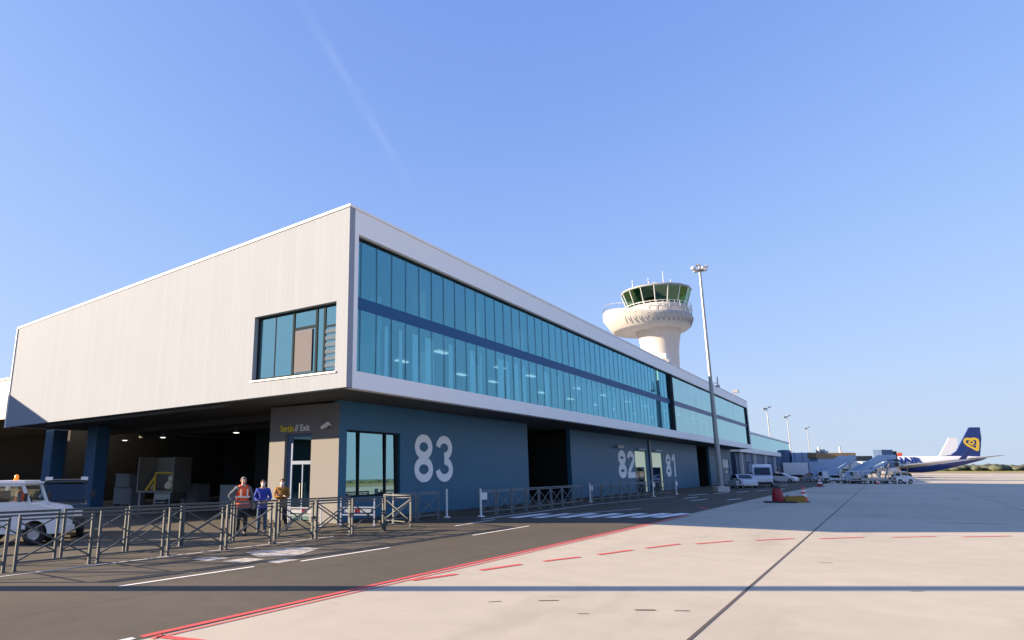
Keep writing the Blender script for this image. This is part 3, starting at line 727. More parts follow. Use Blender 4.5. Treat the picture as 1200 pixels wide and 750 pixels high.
b = MB(); b.lathe([(5.7,29.6),(5.7,31.5),(5.35,32.3),(5.2,32.4)], 32); b.build('drum', M['concrete_wall'], CT)
b = MB()
for k in range(36):
    a = 2*PI*k/36; b.bar((6.2*math.cos(a),6.2*math.sin(a),31.2),(6.2*math.cos(a),6.2*math.sin(a),32.5),.07)
    a2 = 2*PI*(k+1)/36
    for z in (32.5,31.9): b.bar((6.2*math.cos(a),6.2*math.sin(a),z),(6.2*math.cos(a2),6.2*math.sin(a2),z),.07)
b.build('railing', M['white_steel'], CT)
n = 16; b = MB(); b.lathe([(5.3,32.4),(6.3,35.3)], n, sm=False); cab = b.build('cab', M['glass_tower'], CT)
for k in range(n):
    a = 2*PI*k/n; b = MB(); b.bar((5.33*math.cos(a),5.33*math.sin(a),32.3),(6.33*math.cos(a),6.33*math.sin(a),35.35),.13); b.build('mullion', M['white_steel'], cab)
b = MB(); b.lathe([(.01,32.45),(5.1,32.45),(5.1,32.6),(.01,32.6)], 24); b.lathe([(.9,32.6),(.9,35.3)], 12)
for k in range(8): a = 2*PI*k/8; b.box(3.6*math.cos(a)-.7,3.6*math.cos(a)+.7,3.6*math.sin(a)-.5,3.6*math.sin(a)+.5,32.6,33.7)
b.build('cab_interior', M['dark_teal'], CT)
b = MB(); b.lathe([(.01,35.3),(6.3,35.3),(6.5,35.38),(6.5,35.6),(6.2,35.8),(.01,35.95)], n); b.build('roof', M['grey_paint'], CT)
b = MB(); b.lathe([(1.0,35.9),(1.0,37.2),(.7,37.4),(.01,37.4)], 14, (.0,0,0)); b.box(-1.9,-1.2,-.4,.4,35.9,36.7); b.build('roof_unit', M['concrete_wall'], CT)
for x, y, z in ((1.7,0,39.9),(-4.0,1,38.4),(-1.6,-1,38.2),(2.3,-2,37.6),(-2.3,1,37.9)):
    b = MB(); b.tube((x,y,35.7),(x,y,z),.07,.035,6)
    if z < 39: b.tube((x-.3,y,z-.5),(x+.3,y,z-.5),.04,n=5)
    b.build('antenna', M['white_steel'], CT)

# ------------------------------------------------------------------ light masts
def make_mast(name, label, loc, h, r0, r1, nf=8, group=None):
    t = thing(name, label, 'light mast', loc, yaw, group)
    b = MB(); b.box(-.55,.55,-.55,.55,0,.5); b.build('plinth', M['concrete_wall'], t, bevel=.03)
    b = MB(); b.tube((0,0,.5),(0,0,h*.45),r0,(r0+r1)/2,14); b.tube((0,0,h*.45),(0,0,h),(r0+r1)/2*.93,r1,14)
    b.build('pole', M['steel'], t)
    b = MB(); b.lathe([(.12,h-.45),(.48,h-.43),(.48,h-.36),(.12,h-.30)], 16)
    for k in range(8): a = PI*k/4; b.bar((0,0,h-.2),(.64*math.cos(a),.64*math.sin(a),h-.40),.06)
    b.build('crown_ring', M['steel'], t)
    for k in range(nf):
        a = 2*PI*k/nf+.2; b = MB(); b.box(-.19,.19,-.08,.08,-.13,.13)
        b.xf(Matrix.Translation((.66*math.cos(a),.66*math.sin(a),h-.25+.24*(k%2))) @ Matrix.Rotation(a+PI/2,4,'Z') @ Matrix.Rotation(R(-40),4,'X'))
        b.build('floodlight', M['steel'] if k % 3 else M['white_steel'], t)
    return t
m1 = make_mast('light_mast', 'tall grey floodlight mast in front of the glass facade', (-12.5,66.0,0), 21.7, .255, .11)
b = MB(); b.bar((0,0,10.1),(.66,0,10.1),.06); b.tube((.66,0,9.9),(.66,0,10.7),.05); b.box(.5,.8,-.1,.1,9.7,9.9); b.build('bracket', M['steel'], m1)
make_mast('light_mast', 'tall floodlight mast out of view that throws the thin shadow', (-17.4,2.34,0), 26, .26, .13)
def y_mast(label, loc, h, first=[None]):
    if first[0] is None:
        t = thing('apron_light', label, 'light mast', loc, yaw, 'floodlight poles beyond the building'); first[0] = t
        b = MB(); b.tube((0,0,0),(0,0,22.6),.24,.12,8); b.build('pole', M['steel'], t)
        b = MB()
        b.bar((-1.2,0,22.3),(1.4,0,23.5),.4,.3); b.bar((-1.8,-.5,22.6),(-.5,-.5,22.9),.6,.4); b.bar((.5,.5,23.3),(1.8,.5,23.5),.6,.4)
        b.build('lamp_head', M['grey_paint'], t)
        return t
    t = copy_tree(first[0]); put(t, loc, yaw, label); return t
y_mast('nearest pale floodlight pole rising behind the boarding bridge', (-30.9,254,0), 25)
y_mast('middle floodlight pole rising above the boarding bridge tunnel', (-29.5,299,0), 25)
y_mast('faintest most distant floodlight pole right of the other two', (-30,389,0), 25)

# ------------------------------------------------------------------ crowd barriers
def make_barrier(bm_):
    t = thing('crowd_barrier', 'x', 'barrier', (0,0,0))
    Lh = .745
    b = MB(); b.box(-.026,.026,-Lh-.03,Lh+.03,1.07,1.12); b.box(-.02,.02,-Lh,Lh,1.0,1.035)
    b.build('top_rail', M[bm_], t)
    b = MB(); b.box(-.018,.018,-Lh,Lh,.15,.185); b.build('bottom_rail', M[bm_], t)
    for s in (-1,1):
        b = MB(); b.box(-.028,.028,s*Lh-.028,s*Lh+.028,.0,1.06); b.box(-.07,.07,s*Lh-.05,s*Lh+.05,0,.012); b.build('post', M[bm_], t)
    b = MB(); b.bar((.012,-Lh+.03,.2),(.012,Lh-.03,.95),.03); b.bar((-.020,-Lh+.03,.95),(-.020,Lh-.03,.2),.03); b.build('cross_brace', M[bm_], t)
    return t
BR = make_barrier('barrier'); M['barrier_pale'] = mat('pale grey barrier steel', (.15,.18,.20), .55, .1, var=.2, scale=7, obj=True); BW = make_barrier('barrier_pale'); used = [0, 0]
ORD = ['first','second','third','fourth','fifth','sixth','seventh','eighth','ninth','tenth','eleventh','twelfth','thirteenth','fourteenth','fifteenth','sixteenth','seventeenth','eighteenth','nineteenth','twentieth']
def barrier(x, y, rz, label, group):
    w_ = int('blue wall' in group); src = (BR, BW)[w_]; o = src if not used[w_] else copy_tree(src); used[w_] = 1
    put(o, (x,y,.004), rz, label, group); return o
near = [(-14.9,4.75),(-14.72,6.42),(-14.6,8.12),(-14.38,9.75),(-14.25,11.35),(-14.22,13.0),(-14.22,14.65),(-14.16,16.28),(-14.08,17.85),(-14.08,19.5)]
for i, (p, q) in enumerate(zip(near, near[1:])):
    barrier((p[0]+q[0])/2, (p[1]+q[1])/2, math.atan2(-(q[0]-p[0]), q[1]-p[1]), f'grey crossed-bar crowd barrier, {ORD[i]} from the left in the front row by the road', 'crowd barriers in the front row')
back = [(-16.2,6.4),(-16.05,8.05),(-15.9,9.65),(-15.85,11.2),(-15.65,12.75),(-15.5,14.35),(-15.4,15.95),(-15.3,17.5)]
for i, (p, q) in enumerate(zip(back, back[1:])):
    barrier((p[0]+q[0])/2, (p[1]+q[1])/2, math.atan2(-(q[0]-p[0]), q[1]-p[1]), f'grey crossed-bar crowd barrier, {ORD[i]} from the left in the back row before the men', 'crowd barriers in the back row')
barrier(-14.95, 19.75, R(78), 'grey crossed-bar crowd barrier closing the right end of the two rows', 'crowd barriers in the front row')
k = 0
for i in range(2):
    barrier(-15.75, 21.3+i*1.66, 0, f'grey crossed-bar crowd barrier, {ORD[k]} from the left in the row along the blue wall', 'crowd barriers along the blue wall'); k += 1
for i in range(8):
    barrier(-14.9-.05*i, 26.5+i*1.66, R(1.8), f'grey crossed-bar crowd barrier, {ORD[k]} from the left in the row along the blue wall', 'crowd barriers along the blue wall'); k += 1
for i in range(10):
    barrier(-15.5+.09*i, 41.9+i*1.66, R(-3), f'grey crossed-bar crowd barrier, {ORD[k]} from the left in the row along the blue wall', 'crowd barriers along the blue wall'); k += 1
# pale posts with a notice plate beside the wall row
def sign_post(x, y, label, plate):
    t = thing('barrier_post', label, 'post', (x,y,.004), 0, 'pale posts along the blue wall')
    b = MB(); b.tube((0,0,0),(0,0,1.2),.05,n=10); b.lathe([(.16,0),(.16,.03),(.05,.06)],14); b.build('post', M['white_steel'], t)
    if plate: b = MB(); b.box(-.02,.02,.06,.06+plate,.72,1.02); b.build('plate', M['white_steel'], t)
    return t
sign_post(-15.7,24.3,'pale post standing alone left of the gap in the wall barriers', 0)
sign_post(-14.75,25.6,'pale post with plate right of the gap in the wall barriers', .5)
sign_post(-15.55,40.95,'pale post with plate at the dark doorway in the wall barriers', .45)
sign_post(-14.7,52.0,'pale post below the gate number 82 doors', .5)
sign_post(-14.4,57.6,'pale post at the far right end of the wall barriers', .5)
# low white rails with red and white boards behind the barriers
def rail_unit(x, y, rz, label):
    t = thing('board_rail', label, 'rail', (x,y,.004), rz, 'white rails by the exit')
    b = MB()
    for xx in (-.62,.62): b.bar((xx,0,0),(xx,0,1.02),.05); b.bar((xx,-.22,.03),(xx,.22,.03),.05)
    b.bar((-.62,0,.68),(.62,0,.68),.045); b.bar((-.62,0,.42),(.62,0,.42),.045); b.build('frame', M['white_steel'], t)
    b = MB()
    for q in range(5): b.box(-.5+q*.2,-.3+q*.2,-.012,.012,.50,.62, int(q == 2))
    b.build('board', [M['cone_white'], M['cone_red']], t)
rail_unit(-17.3,17.3,R(25),'white rail with red and white board left of the exit door')
rail_unit(-15.9,18.6,R(30),'white rail with red and white board below the blue wall window')

# ------------------------------------------------------------------ people
from mathutils import noise as mnoise
def skin_mesh(name, verts, edges, root, mats, parent, sub=1, fold=0.):
    """verts: name -> (pos, radius); grown with Skin + Subdivision, baked to a mesh"""
    keys = list(verts); me = bpy.data.meshes.new(name)
    me.from_pydata([verts[k_][0] for k_ in keys], [(keys.index(a), keys.index(c)) for a, c in edges], [])
    o = bpy.data.objects.new(name, me); COL.objects.link(o)
    md = o.modifiers.new('skin', 'SKIN'); md.use_smooth_shade = True
    for i, k_ in enumerate(keys):
        r = verts[k_][1]; sv = me.skin_vertices[0].data[i]; sv.radius = r if isinstance(r, tuple) else (r, r); sv.use_root = (k_ == root)
    sb = o.modifiers.new('sub', 'SUBSURF'); sb.levels = sub; sb.render_levels = sub
    dg = bpy.context.evaluated_depsgraph_get(); m2 = bpy.data.meshes.new_from_object(o.evaluated_get(dg))
    o.modifiers.clear(); o.data = m2; bpy.data.meshes.remove(me); m2.name = name
    m2.materials.clear()
    for m in mats: m2.materials.append(m)
    if fold:
        ph = random.uniform(0, 50); ns = [v.normal.copy() for v in m2.vertices]
        for v, n_ in zip(m2.vertices, ns): q = v.co; v.co = q + n_*fold*(mnoise.noise(Vector((q.x*9+ph, q.y*9, q.z*22)))+.5*mnoise.noise(Vector((q.x*20+ph, q.y*20, q.z*40))))
    for p in m2.polygons: p.use_smooth = True
    o.parent = parent
    return o
def add_to(o, b):
    """append an MB's shapes to an object's mesh (same mesh object)"""
    bm = bmesh.new(); bm.from_mesh(o.data); vs = [bm.verts.new(v) for v in b.v]
    for f_, mi, sm in zip(b.f, b.mi, b.sm):
        try:
            ff = bm.faces.new([vs[i] for i in f_]); ff.material_index = mi; ff.smooth = sm
        except ValueError: pass
    bmesh.ops.recalc_face_normals(bm, faces=bm.faces); bm.to_mesh(o.data); bm.free()
def make_person(label, loc, rz, arms, top, trous, hair, h=1.76, vest=False, mask=False, legs=None, group='people at the barriers', lean=0., seated=False):
    """local frame: faces -Y, left hand on +X. arms: {'L': (elbow, wrist), 'R': ...}"""
    t = thing('person', label, 'person', loc, rz, group); k_ = h/1.76
    t.scale = (k_, k_, k_)
    ly = -lean
    J = {'pelvis': ((0,0,.95),(.15,.11)), 'waist': ((0,ly*.4,1.10),(.145,.105)), 'chest': ((0,ly*.8,1.30),(.165,.12)), 'upper': ((0,ly,1.41),(.13,.10)),
         'neck': ((0,ly-.01,1.51),.056), 'jaw': ((0,ly-.025,1.585),(.066,.072)), 'head': ((0,ly-.015,1.655),(.078,.094)), 'crown': ((0,ly,1.72),(.062,.075))}
    E = [('pelvis','waist'),('waist','chest'),('chest','upper'),('upper','neck'),('neck','jaw'),('jaw','head'),('head','crown')]
    lg = legs or {'L': ((.105,-.01,.51),(.115,.03,.09)), 'R': ((-.105,-.01,.51),(-.115,.03,.09))}
    for s_, sg in (('L',1),('R',-1)):
        kn, an = lg[s_]; el, wr = arms[s_]
        J['hip'+s_] = ((.09*sg,0,.90),.092); J['knee'+s_] = (kn,.058); J['ankle'+s_] = (an,.040); J['toe'+s_] = ((an[0]+.02*sg,an[1]-.16,an[2]-.05),.035)
        J['sh'+s_] = ((.185*sg,ly,1.425),.062); J['el'+s_] = (el,.043); J['wr'+s_] = (wr,.030)
        E += [('pelvis','hip'+s_),('hip'+s_,'knee'+s_),('knee'+s_,'ankle'+s_),('ankle'+s_,'toe'+s_),('upper','sh'+s_),('sh'+s_,'el'+s_),('el'+s_,'wr'+s_)]
    body = skin_mesh('body', J, E, 'pelvis', [M['skin'], M['eye']], t)
    b = MB(); fy = ly-.105
    for sg in (1,-1):
        b.ball((.033*sg,fy+.012,1.655),.012,.008,.008,1,8,6); b.ball((.082*sg,ly-.005,1.645),.014,.025,.033,0,8,6)
    b.prism([(-.016,1.612),(.016,1.612),(.006,1.665),(-.006,1.665)], 'y', fy-.018, fy+.03); b.box(-.026,.026,fy+.004,fy+.02,1.575,1.585,1)
    for s_, sg in (('L',1),('R',-1)):       # hands: palm, four curled fingers, thumb
        el, wr = (Vector(v) for v in arms[s_]); d = (wr-el).normalized(); side = d.cross(Vector((0,0,1)))
        side = side.normalized() if side.length > .1 else Vector((1,0,0)); nrm_ = side.cross(d).normalized()
        b.tube(wr-d*.02, wr+d*.085, .030, .038, 8)
        for q in range(4):
            p0 = wr+d*.08+side*(-.028+q*.019); ln = (.07,.08,.075,.058)[q]
            p1 = p0+d*ln*.55-nrm_*.006; p2 = p1+d*ln*.4-nrm_*.028
            b.tube(p0,p1,.0095,.009,6); b.tube(p1,p2,.009,.0075,6)
        p0 = wr+d*.02-side*.03; p1 = p0+d*.045-side*.025; b.tube(p0,p1,.011,.010,6); b.tube(p1,p1+d*.03-nrm_*.012,.010,.008,6)
    add_to(body, b)
    # clothes: grown a little larger along the same bones
    C = {q: J[q] for q in ('pelvis','waist','chest','upper')}; C = {q: (v[0], (v[1][0]+.022, v[1][1]+.022)) for q, v in C.items()}
    C['low'] = ((0,.0,.86),(.178,.135)); C['collar'] = ((0,ly-.005,1.475),(.075,.072)); EC = [('low','pelvis'),('pelvis','waist'),('waist','chest'),('chest','upper'),('upper','collar')]
    for s_ in 'LR':
        C['sh'+s_] = (J['sh'+s_][0],.080); C['el'+s_] = (J['el'+s_][0],.060)
        wr, el = Vector(arms[s_][1]), Vector(arms[s_][0]); C['cu'+s_] = (tuple(el+(wr-el)*.93),.045)
        EC += [('upper','sh'+s_),('sh'+s_,'el'+s_),('el'+s_,'cu'+s_)]
    skin_mesh('sweater' if top != 'jacket_brown' else 'jacket', C, EC, 'pelvis', [M[top]], t, 2, .016)
    T = {'pelvis': ((0,0,.98),(.163,.122)), 'seat': ((0,.01,.90),(.165,.125))}; ET = [('pelvis','seat')]
    for s_, sg in (('L',1),('R',-1)):
        kn, an = lg[s_]; T['hip'+s_] = ((.095*sg,.0,.86),.100); T['knee'+s_] = (kn,.075); T['hem'+s_] = ((an[0],an[1]-.005,an[2]-.005),.062)
        ET += [('seat','hip'+s_),('hip'+s_,'knee'+s_),('knee'+s_,'hem'+s_)]
    skin_mesh('trousers', T, ET, 'pelvis', [M[trous]], t, 2, .014)
    for s_ in 'LR':
        an = lg[s_][1]; sg = 1 if s_ == 'L' else -1
        b = MB(); z0 = an[2]-.09
        b.ball((an[0]+.01*sg,an[1]-.06,z0+.045),.052,.145,.045,0,12,6); b.ball((an[0],an[1]+.01,z0+.07),.05,.065,.07,0,10,6)
        b.build('shoe', M['shoe'], t)
    b = MB(); b.ball((0,ly+.014,1.672),.088,.100,.098,0,16,12); hv = []
    for x, y, z in b.v:       # hairline high on the forehead, low at the nape, uneven
        lim = 1.715-1.15*max(0, min(.11, y-(ly-.07)))
        z2 = max(z, lim); q = mnoise.noise(Vector((x*40, y*40, z*40)))*.006
        hv.append((x*(1 if z2 == z else .93)+q, y*1.0+q+(.018 if z2 > z and y < ly else 0), z2+q))
    b.v = hv
    b.build('hair', M[hair], t, fix=False)
    if vest:
        V = {'a': ((0,0,.88),(.222,.178)), 'b': ((0,ly*.4,1.06),(.212,.172)), 'c': ((0,ly*.8,1.28),(.228,.186)), 'd': ((0,ly,1.42),(.196,.16)), 'l': ((.15,ly,1.455),(.07,.085)), 'r': ((-.15,ly,1.455),(.07,.085))}
        v_ = skin_mesh('vest', V, [('a','b'),('b','c'),('c','d'),('d','l'),('d','r')], 'b', [M['vest']], t)
        b = MB()
        for z, rx, ry in ((.98,.224,.184),(1.14,.222,.183)): b.lathe([(1,z),(1.0,z+.05)], 28, sx=rx, sy=ry)
        for sg in (1,-1): b.box(sg*.095-.022,sg*.095+.022,ly-.178,ly-.168,1.19,1.40)
        b.build('reflective_band', M['reflect'], v_)
    if mask:
        b = MB(); b.ball((0,fy+.012,1.592),.056,.034,.050,0,12,8); b.bar((-.055,fy+.03,1.61),(-.083,ly-.0,1.65),.008); b.bar((.055,fy+.03,1.61),(.083,ly,1.65),.008); b.build('face_mask', M['mask'], t)
    return t
rz_face = math.atan2(16.9, -14.6)  # local -Y towards the camera
def face(x, y, off=0): return math.atan2(y, x) - PI/2 + PI + PI + off if False else math.atan2(-x, y)*1. + off
make_person('man in orange safety vest with one hand on his hip', (-16.75,14.0,.004), face(-16.75,14.0,R(12)),
            {'L': ((.30,.02,1.17),(.32,-.06,.93)), 'R': ((-.42,.04,1.19),(-.20,-.05,1.03))}, 'sweat_grey', 'trouser_dark', 'hair_grey', 1.80, vest=True)
make_person('man in blue sweater and face mask leaning on the barrier', (-17.0,15.05,.004), face(-17.0,15.05,R(-4)),
            {'L': ((.27,-.03,1.14),(.12,-.22,1.06)), 'R': ((-.27,-.03,1.14),(-.12,-.22,1.06))}, 'sweat_blue', 'jeans', 'hair_dark', 1.70, mask=True, lean=.03)
make_person('man in mustard brown jacket and face mask with folded arms', (-17.05,15.95,.004), face(-17.05,15.95,R(-10)),
            {'L': ((.25,-.06,1.16),(-.08,-.20,1.22)), 'R': ((-.25,-.06,1.15),(.08,-.235,1.17))}, 'jacket_brown', 'trouser_dark', 'hair_dark', 1.72, mask=True,
            legs={'L': ((.12,-.02,.51),(.20,.0,.09)), 'R': ((-.08,-.02,.51),(-.06,.05,.09))})

# ------------------------------------------------------------------ vehicles
def wheel(parent, x, y, r, wd, name='wheel'):
    """axle along local Y; rim shown on both faces"""
    b = MB(); b.lathe([(r*.58,-wd/2),(r*.9,-wd/2),(r,-wd*.36),(r,wd*.36),(r*.9,wd/2),(r*.58,wd/2)], 24, (x,y,r), 'y'); w_ = b.build(name, M['tyre'], parent)
    b = MB(); b.lathe([(.001,-wd*.42),(r*.2,-wd*.46),(r*.5,-wd*.36),(r*.6,-wd*.46),(r*.6,wd*.46),(r*.5,wd*.36),(r*.2,wd*.46),(.001,wd*.42)], 18, (x,y,r), 'y'); b.build('rim', M['rim'], w_)
    return w_
def arch_profile(pts, wheels, z0, r):
    """lower outline of a body side: straight sill with round wheel cut-outs; pts: upper outline from front to rear"""
    low = []
    for wx in sorted(wheels):
        low += [(wx+r*math.cos(a), z0+max(0, r*math.sin(a))) for a in [PI-PI*i/10 for i in range(11)]]
    x0 = pts[-1][0]; x1 = pts[0][0]
    return [(x0,z0)]+low+[(x1,z0)]+pts

def make_tractor(label, loc, rz, paint, dark=False):
    """small airport tow tractor with a cab; +X is its front"""
    t = thing('tow_tractor', label, 'tractor', loc, rz)
    prof = arch_profile([(1.28,.42),(1.28,.92),(1.20,1.0),(.62,1.10),(.55,1.13),(-.62,1.13),(-.66,1.02),(-1.35,1.0),(-1.42,.95),(-1.42,.45)], (-.80,.72), .30, .36)
    b = MB(); b.prism(prof, 'y', -.62, .62); b.build('body', M[paint], t, bevel=.03)
    for q in ((1.22,1.36,-.60,.60,.30,.46),(-1.55,-1.40,-.5,.5,.32,.5)): b = MB(); b.box(*q); b.build('bumper', M['rubber'] if dark else M['white_steel'], t)
    # cab pillars and roof
    b = MB()
    for s_ in (-1,1):
        y = s_*.58
        b.bar((.52,y,1.11),(.30,y,1.62),.07); b.bar((-.58,y,1.11),(-.60,y,1.62),.10); b.bar((.32,y,1.62),(-.60,y,1.62),.07)
        b.bar((.50,y,1.12),(-.56,y,1.12),.06)
    b.build('cab_frame', M[paint], t)
    b = MB(); b.box(-.70,.38,-.64,.64,1.64,1.70); b.box(-.62,.30,-.56,.56,1.70,1.74); b.build('roof', M[paint], t, bevel=.02)
    b = MB(); b.add([(.51,-.56,1.13),(.51,.56,1.13),(.31,.56,1.61),(.31,-.56,1.61)], [(0,1,2,3)]); b.build('windscreen', M['glass_car'] if not dark else M['glass_dark'], t)
    for s_ in (-1,1):
        d_ = MB(); y = s_*.622
        d_.box(-.52,.50,y-.012,y+.012,.42,1.08); o = d_.build('door', M[paint], t, bevel=.012)
        b = MB(); b.add([(-.54,s_*.60,1.14),(.46,s_*.60,1.14),(.28,s_*.60,1.60),(-.56,s_*.60,1.60)], [(0,1,2,3)]); b.build('side_window', M['glass_car'] if not dark else M['glass_dark'], o)
        b = MB(); b.box(-.45,-.28,y+s_*.012,y+s_*.035,.95,.98); b.build('handle', M['rubber'], o)
        b = MB(); b.box(1.275,1.31,s_*.40-.12,s_*.40+.12,.66,.84); b.build('headlight', M['head_lens'], t)
        b = MB(); b.bar((.46,s_*.62,1.2),(.50,s_*.78,1.25),.02); b.box(.47,.51,s_*.78-.07,s_*.78+.07,1.18,1.40); b.build('mirror', M['rubber'], t)
    b = MB(); b.add([(-.605,-.54,1.15),(-.605,.54,1.15),(-.605,.54,1.60),(-.605,-.54,1.60)], [(0,1,2,3)]); b.build('rear_window', M['glass_car'] if not dark else M['glass_dark'], t)
    b = MB(); b.tube((-.15,0,1.74),(-.15,0,1.78),.07); b.lathe([(.055,1.78),(.055,1.87),(.03,1.90),(.001,1.91)], 14, (-.15,0,0)); 
    if not dark: b.build('beacon', M['orange_lens'], t)
    else:
        for y in (-.5,.5): b = MB(); b.box(.22,.36,y-.1,y+.1,1.72,1.82); b.build('work_lamp', M['head_lens'], t)
    for x in (-.8,.72):
        for y in (-.52,.52): wheel(t, x, y, .29, .2)
    b = MB(); b.box(-.5,-.1,-.45,.45,.9,1.0); b.box(-.55,-.45,-.45,.45,1.0,1.45); b.build('seat', M['rubber'], t)
    b = MB(); b.tube((.36,.2,1.0),(.18,.2,1.22),.02); b.lathe([(.15,-.01),(.17,.0),(.15,.01),(.13,0),(.15,-.01)], 16); b.xf(Matrix.Translation((.18,.2,1.22)) @ Matrix.Rotation(R(-50),4,'Y'), len(b.v)-5*16); b.build('steering_wheel', M['rubber'], t)
    b = MB(); b.box(-1.52,-1.42,-.55,-.4,.6,.8); b.box(-1.52,-1.42,.4,.55,.6,.8); b.build('tail_light', M['red_lens'], t)
    return t
tr_ = make_tractor('white tow tractor with orange beacon behind the barriers at the left edge', (-20.42,8.97,.004), yaw+R(8), 'white_paint')
make_tractor('dark tow tractor with dark windows in the shade behind the white one', (-21.7,10.9,.004), yaw-R(62), 'dark_paint', True)
# the driver in the white tractor
make_person('driver in orange vest sitting inside the white tow tractor', (-20.27,8.92,.19), yaw+R(98), {'L': ((.25,-.12,1.12),(.18,-.34,1.10)), 'R': ((-.25,-.12,1.12),(-.16,-.34,1.10))},
            'sweat_grey', 'trouser_dark', 'hair_dark', 1.45, vest=True, group='tractor crew', legs={'L': ((.11,-.38,.88),(.12,-.46,.5)), 'R': ((-.11,-.38,.88),(-.12,-.46,.5))})

def make_car(label, loc, rz, paint='white_paint', group='parked white vehicles'):
    t = thing('parked_car', label, 'car', loc, rz, group)
    pts = [(2.02,.5),(2.0,.72),(1.75,.86),(.95,.98),(.25,1.44),(-.2,1.49),(-1.2,1.47),(-1.75,1.12),(-1.98,.98),(-2.05,.5)]
    b = MB(); b.prism(arch_profile(pts,(-1.25,1.3),.24,.36), 'y', -.86, .86); b.build('body', M[paint], t, bevel=.06)
    for s_ in (-1,1):
        b = MB(); y = s_*.868; b.add([(.80,y,1.02),(.22,y,1.38),(-1.1,y,1.40),(-1.5,y,1.08)], [(0,1,2,3)]); b.build('side_window', M['glass_dark'], t)
        b = MB(); b.ball((1.88,s_*.62,.72),.16,.18,.09); b.build('headlight', M['head_lens'], t)
        b = MB(); b.box(-2.06,-1.94,s_*.66-.14,s_*.66+.14,.78,.98); b.build('tail_light', M['red_lens'], t)
    b = MB(); b.add([(.93,-.72,1.02),(.93,.72,1.02),(.33,.64,1.41),(.33,-.64,1.41)], [(0,1,2,3)]); b.xf(Matrix.Translation((.03,0,.02))); b.build('windscreen', M['glass_dark'], t)
    b = MB(); b.add([(-1.70,-.7,1.17),(-1.70,.7,1.17),(-1.27,.62,1.43),(-1.27,-.62,1.43)], [(0,1,2,3)]); b.xf(Matrix.Translation((-.03,0,.02))); b.build('rear_window', M['glass_dark'], t)
    for x in (-1.25,1.3):
        for y in (-.76,.76): wheel(t, x, y, .31, .2)
    return t
def make_van(label, loc, rz, group='parked white vehicles'):
    t = thing('parked_van', label, 'van', loc, rz, group)
    pts = [(2.7,.5),(2.68,.95),(2.55,1.15),(1.85,1.35),(1.25,2.25),(.9,2.5),(-2.6,2.62),(-2.75,2.5),(-2.8,.5)]
    b = MB(); b.prism(arch_profile(pts,(-1.75,1.75),.3,.42), 'y', -1.0, 1.0); b.build('body', M['white_paint'], t, bevel=.08)
    for s_ in (-1,1):
        b = MB(); y = s_*1.008; b.add([(1.72,y,1.42),(1.2,y,2.12),(.45,y,2.14),(.45,y,1.4)], [(0,1,2,3)]); b.build('side_window', M['glass_dark'], t)
        b = MB(); b.box(2.5,2.72,s_*.75-.16,s_*.75+.16,.82,1.05); b.build('headlight', M['head_lens'], t)
        b = MB(); b.bar((1.6,s_*1.0,1.4),(1.62,s_*1.18,1.45),.04); b.box(1.56,1.68,s_*1.2-.08,s_*1.2+.08,1.35,1.7); b.build('mirror', M['rubber'], t)
    b = MB(); b.add([(1.87,-.86,1.38),(1.87,.86,1.38),(1.29,.8,2.24),(1.29,-.8,2.24)], [(0,1,2,3)]); b.xf(Matrix.Translation((.04,0,.02))); b.build('windscreen', M['glass_dark'], t)
    b = MB(); b.box(2.66,2.80,-.95,.95,.35,.62); b.build('bumper', M['rubber'], t)
    for x in (-1.75,1.75):
        for y in (-.86,.86): wheel(t, x, y, .36, .24)
    return t
make_van('white panel van facing the road beside the far end of the building', (-11.9,87.6,.004), R(-82))
make_car('small white hatchback parked left of the white van', (-13.3,83.2,.004), R(-64))
make_car('white car half hidden behind the white van', (-13.2,118,.004), R(-15))
make_car('grey car parked under the boarding bridge', (-9.2,126,.004), R(5), 'grey_paint')

# ------------------------------------------------------------------ cones and small apron things
def make_cone(label, loc, h, r, c1, base=True, bands=True, group='traffic cones on the apron'):
    t = thing('traffic_cone', label, 'cone', loc, 0, group)
    if base: b = MB(); b.box(-r*1.25,r*1.25,-r*1.25,r*1.25,0,.05); b.build('base', M['rubber'], t, bevel=.01)
    b = MB(); b.lathe([(r,.05),(r*.93,.07),(r*.22,h-.02),(r*.14,h),(.001,h)], 20); c = b.build('cone', M[c1], t)
    if bands:
        for a0, a1 in ((.30,.50),(.66,.80)):
            rr_ = lambda q: r*.93+(r*.22-r*.93)*q+.006
            b = MB(); b.lathe([(rr_(a0),.07+(h-.09)*a0),(rr_(a1),.07+(h-.09)*a1)], 20); b.build('band', M['cone_white'], c)
    return t
t = thing('warning_post', 'dark red padded warning post on a black slab at the apron edge', 'post', (-5.6,46.4,0), .4)
b = MB(); b.box(-.75,.95,-.35,.35,0,.09); b.build('base', M['rubber'], t, bevel=.02)
b = MB(); b.lathe([(.30,.09),(.33,.2),(.29,.62),(.22,.85),(.12,.98),(.001,1.02)], 20); b.build('post', M['cone_red'], t)
b = MB(); b.lathe([(.235,.78),(.20,.92),(.12,1.0),(.001,1.06)], 18); b.build('cap', M['rubber'], t)
t = thing('chock_block', 'ochre wheel chock block lying beside the red post', 'block', (-4.9,47.3,0), .55)
b = MB(); b.prism([(-.6,0),(.6,0),(.6,.42),(-.45,.36),(-.6,.2)], 'y', -.35, .35); b.build('block', M['ochre'], t, bevel=.03)
b = MB(); b.bar((-.3,-.1,.40),(-.3,.1,.40),.05); b.build('handle', M['rubber'], t)
make_cone('orange and white cone standing behind the ochre block', (-4.35,48.2,0), .95, .24, 'cone_orange')
make_cone('lone dark red cone farther out on the shaded apron', (-6.5,92,0), 1.05, .36, 'cone_red', bands=True)
make_cone('small orange cone by the parked baggage carts', (-1.0,112,0), .75, .22, 'cone_orange')
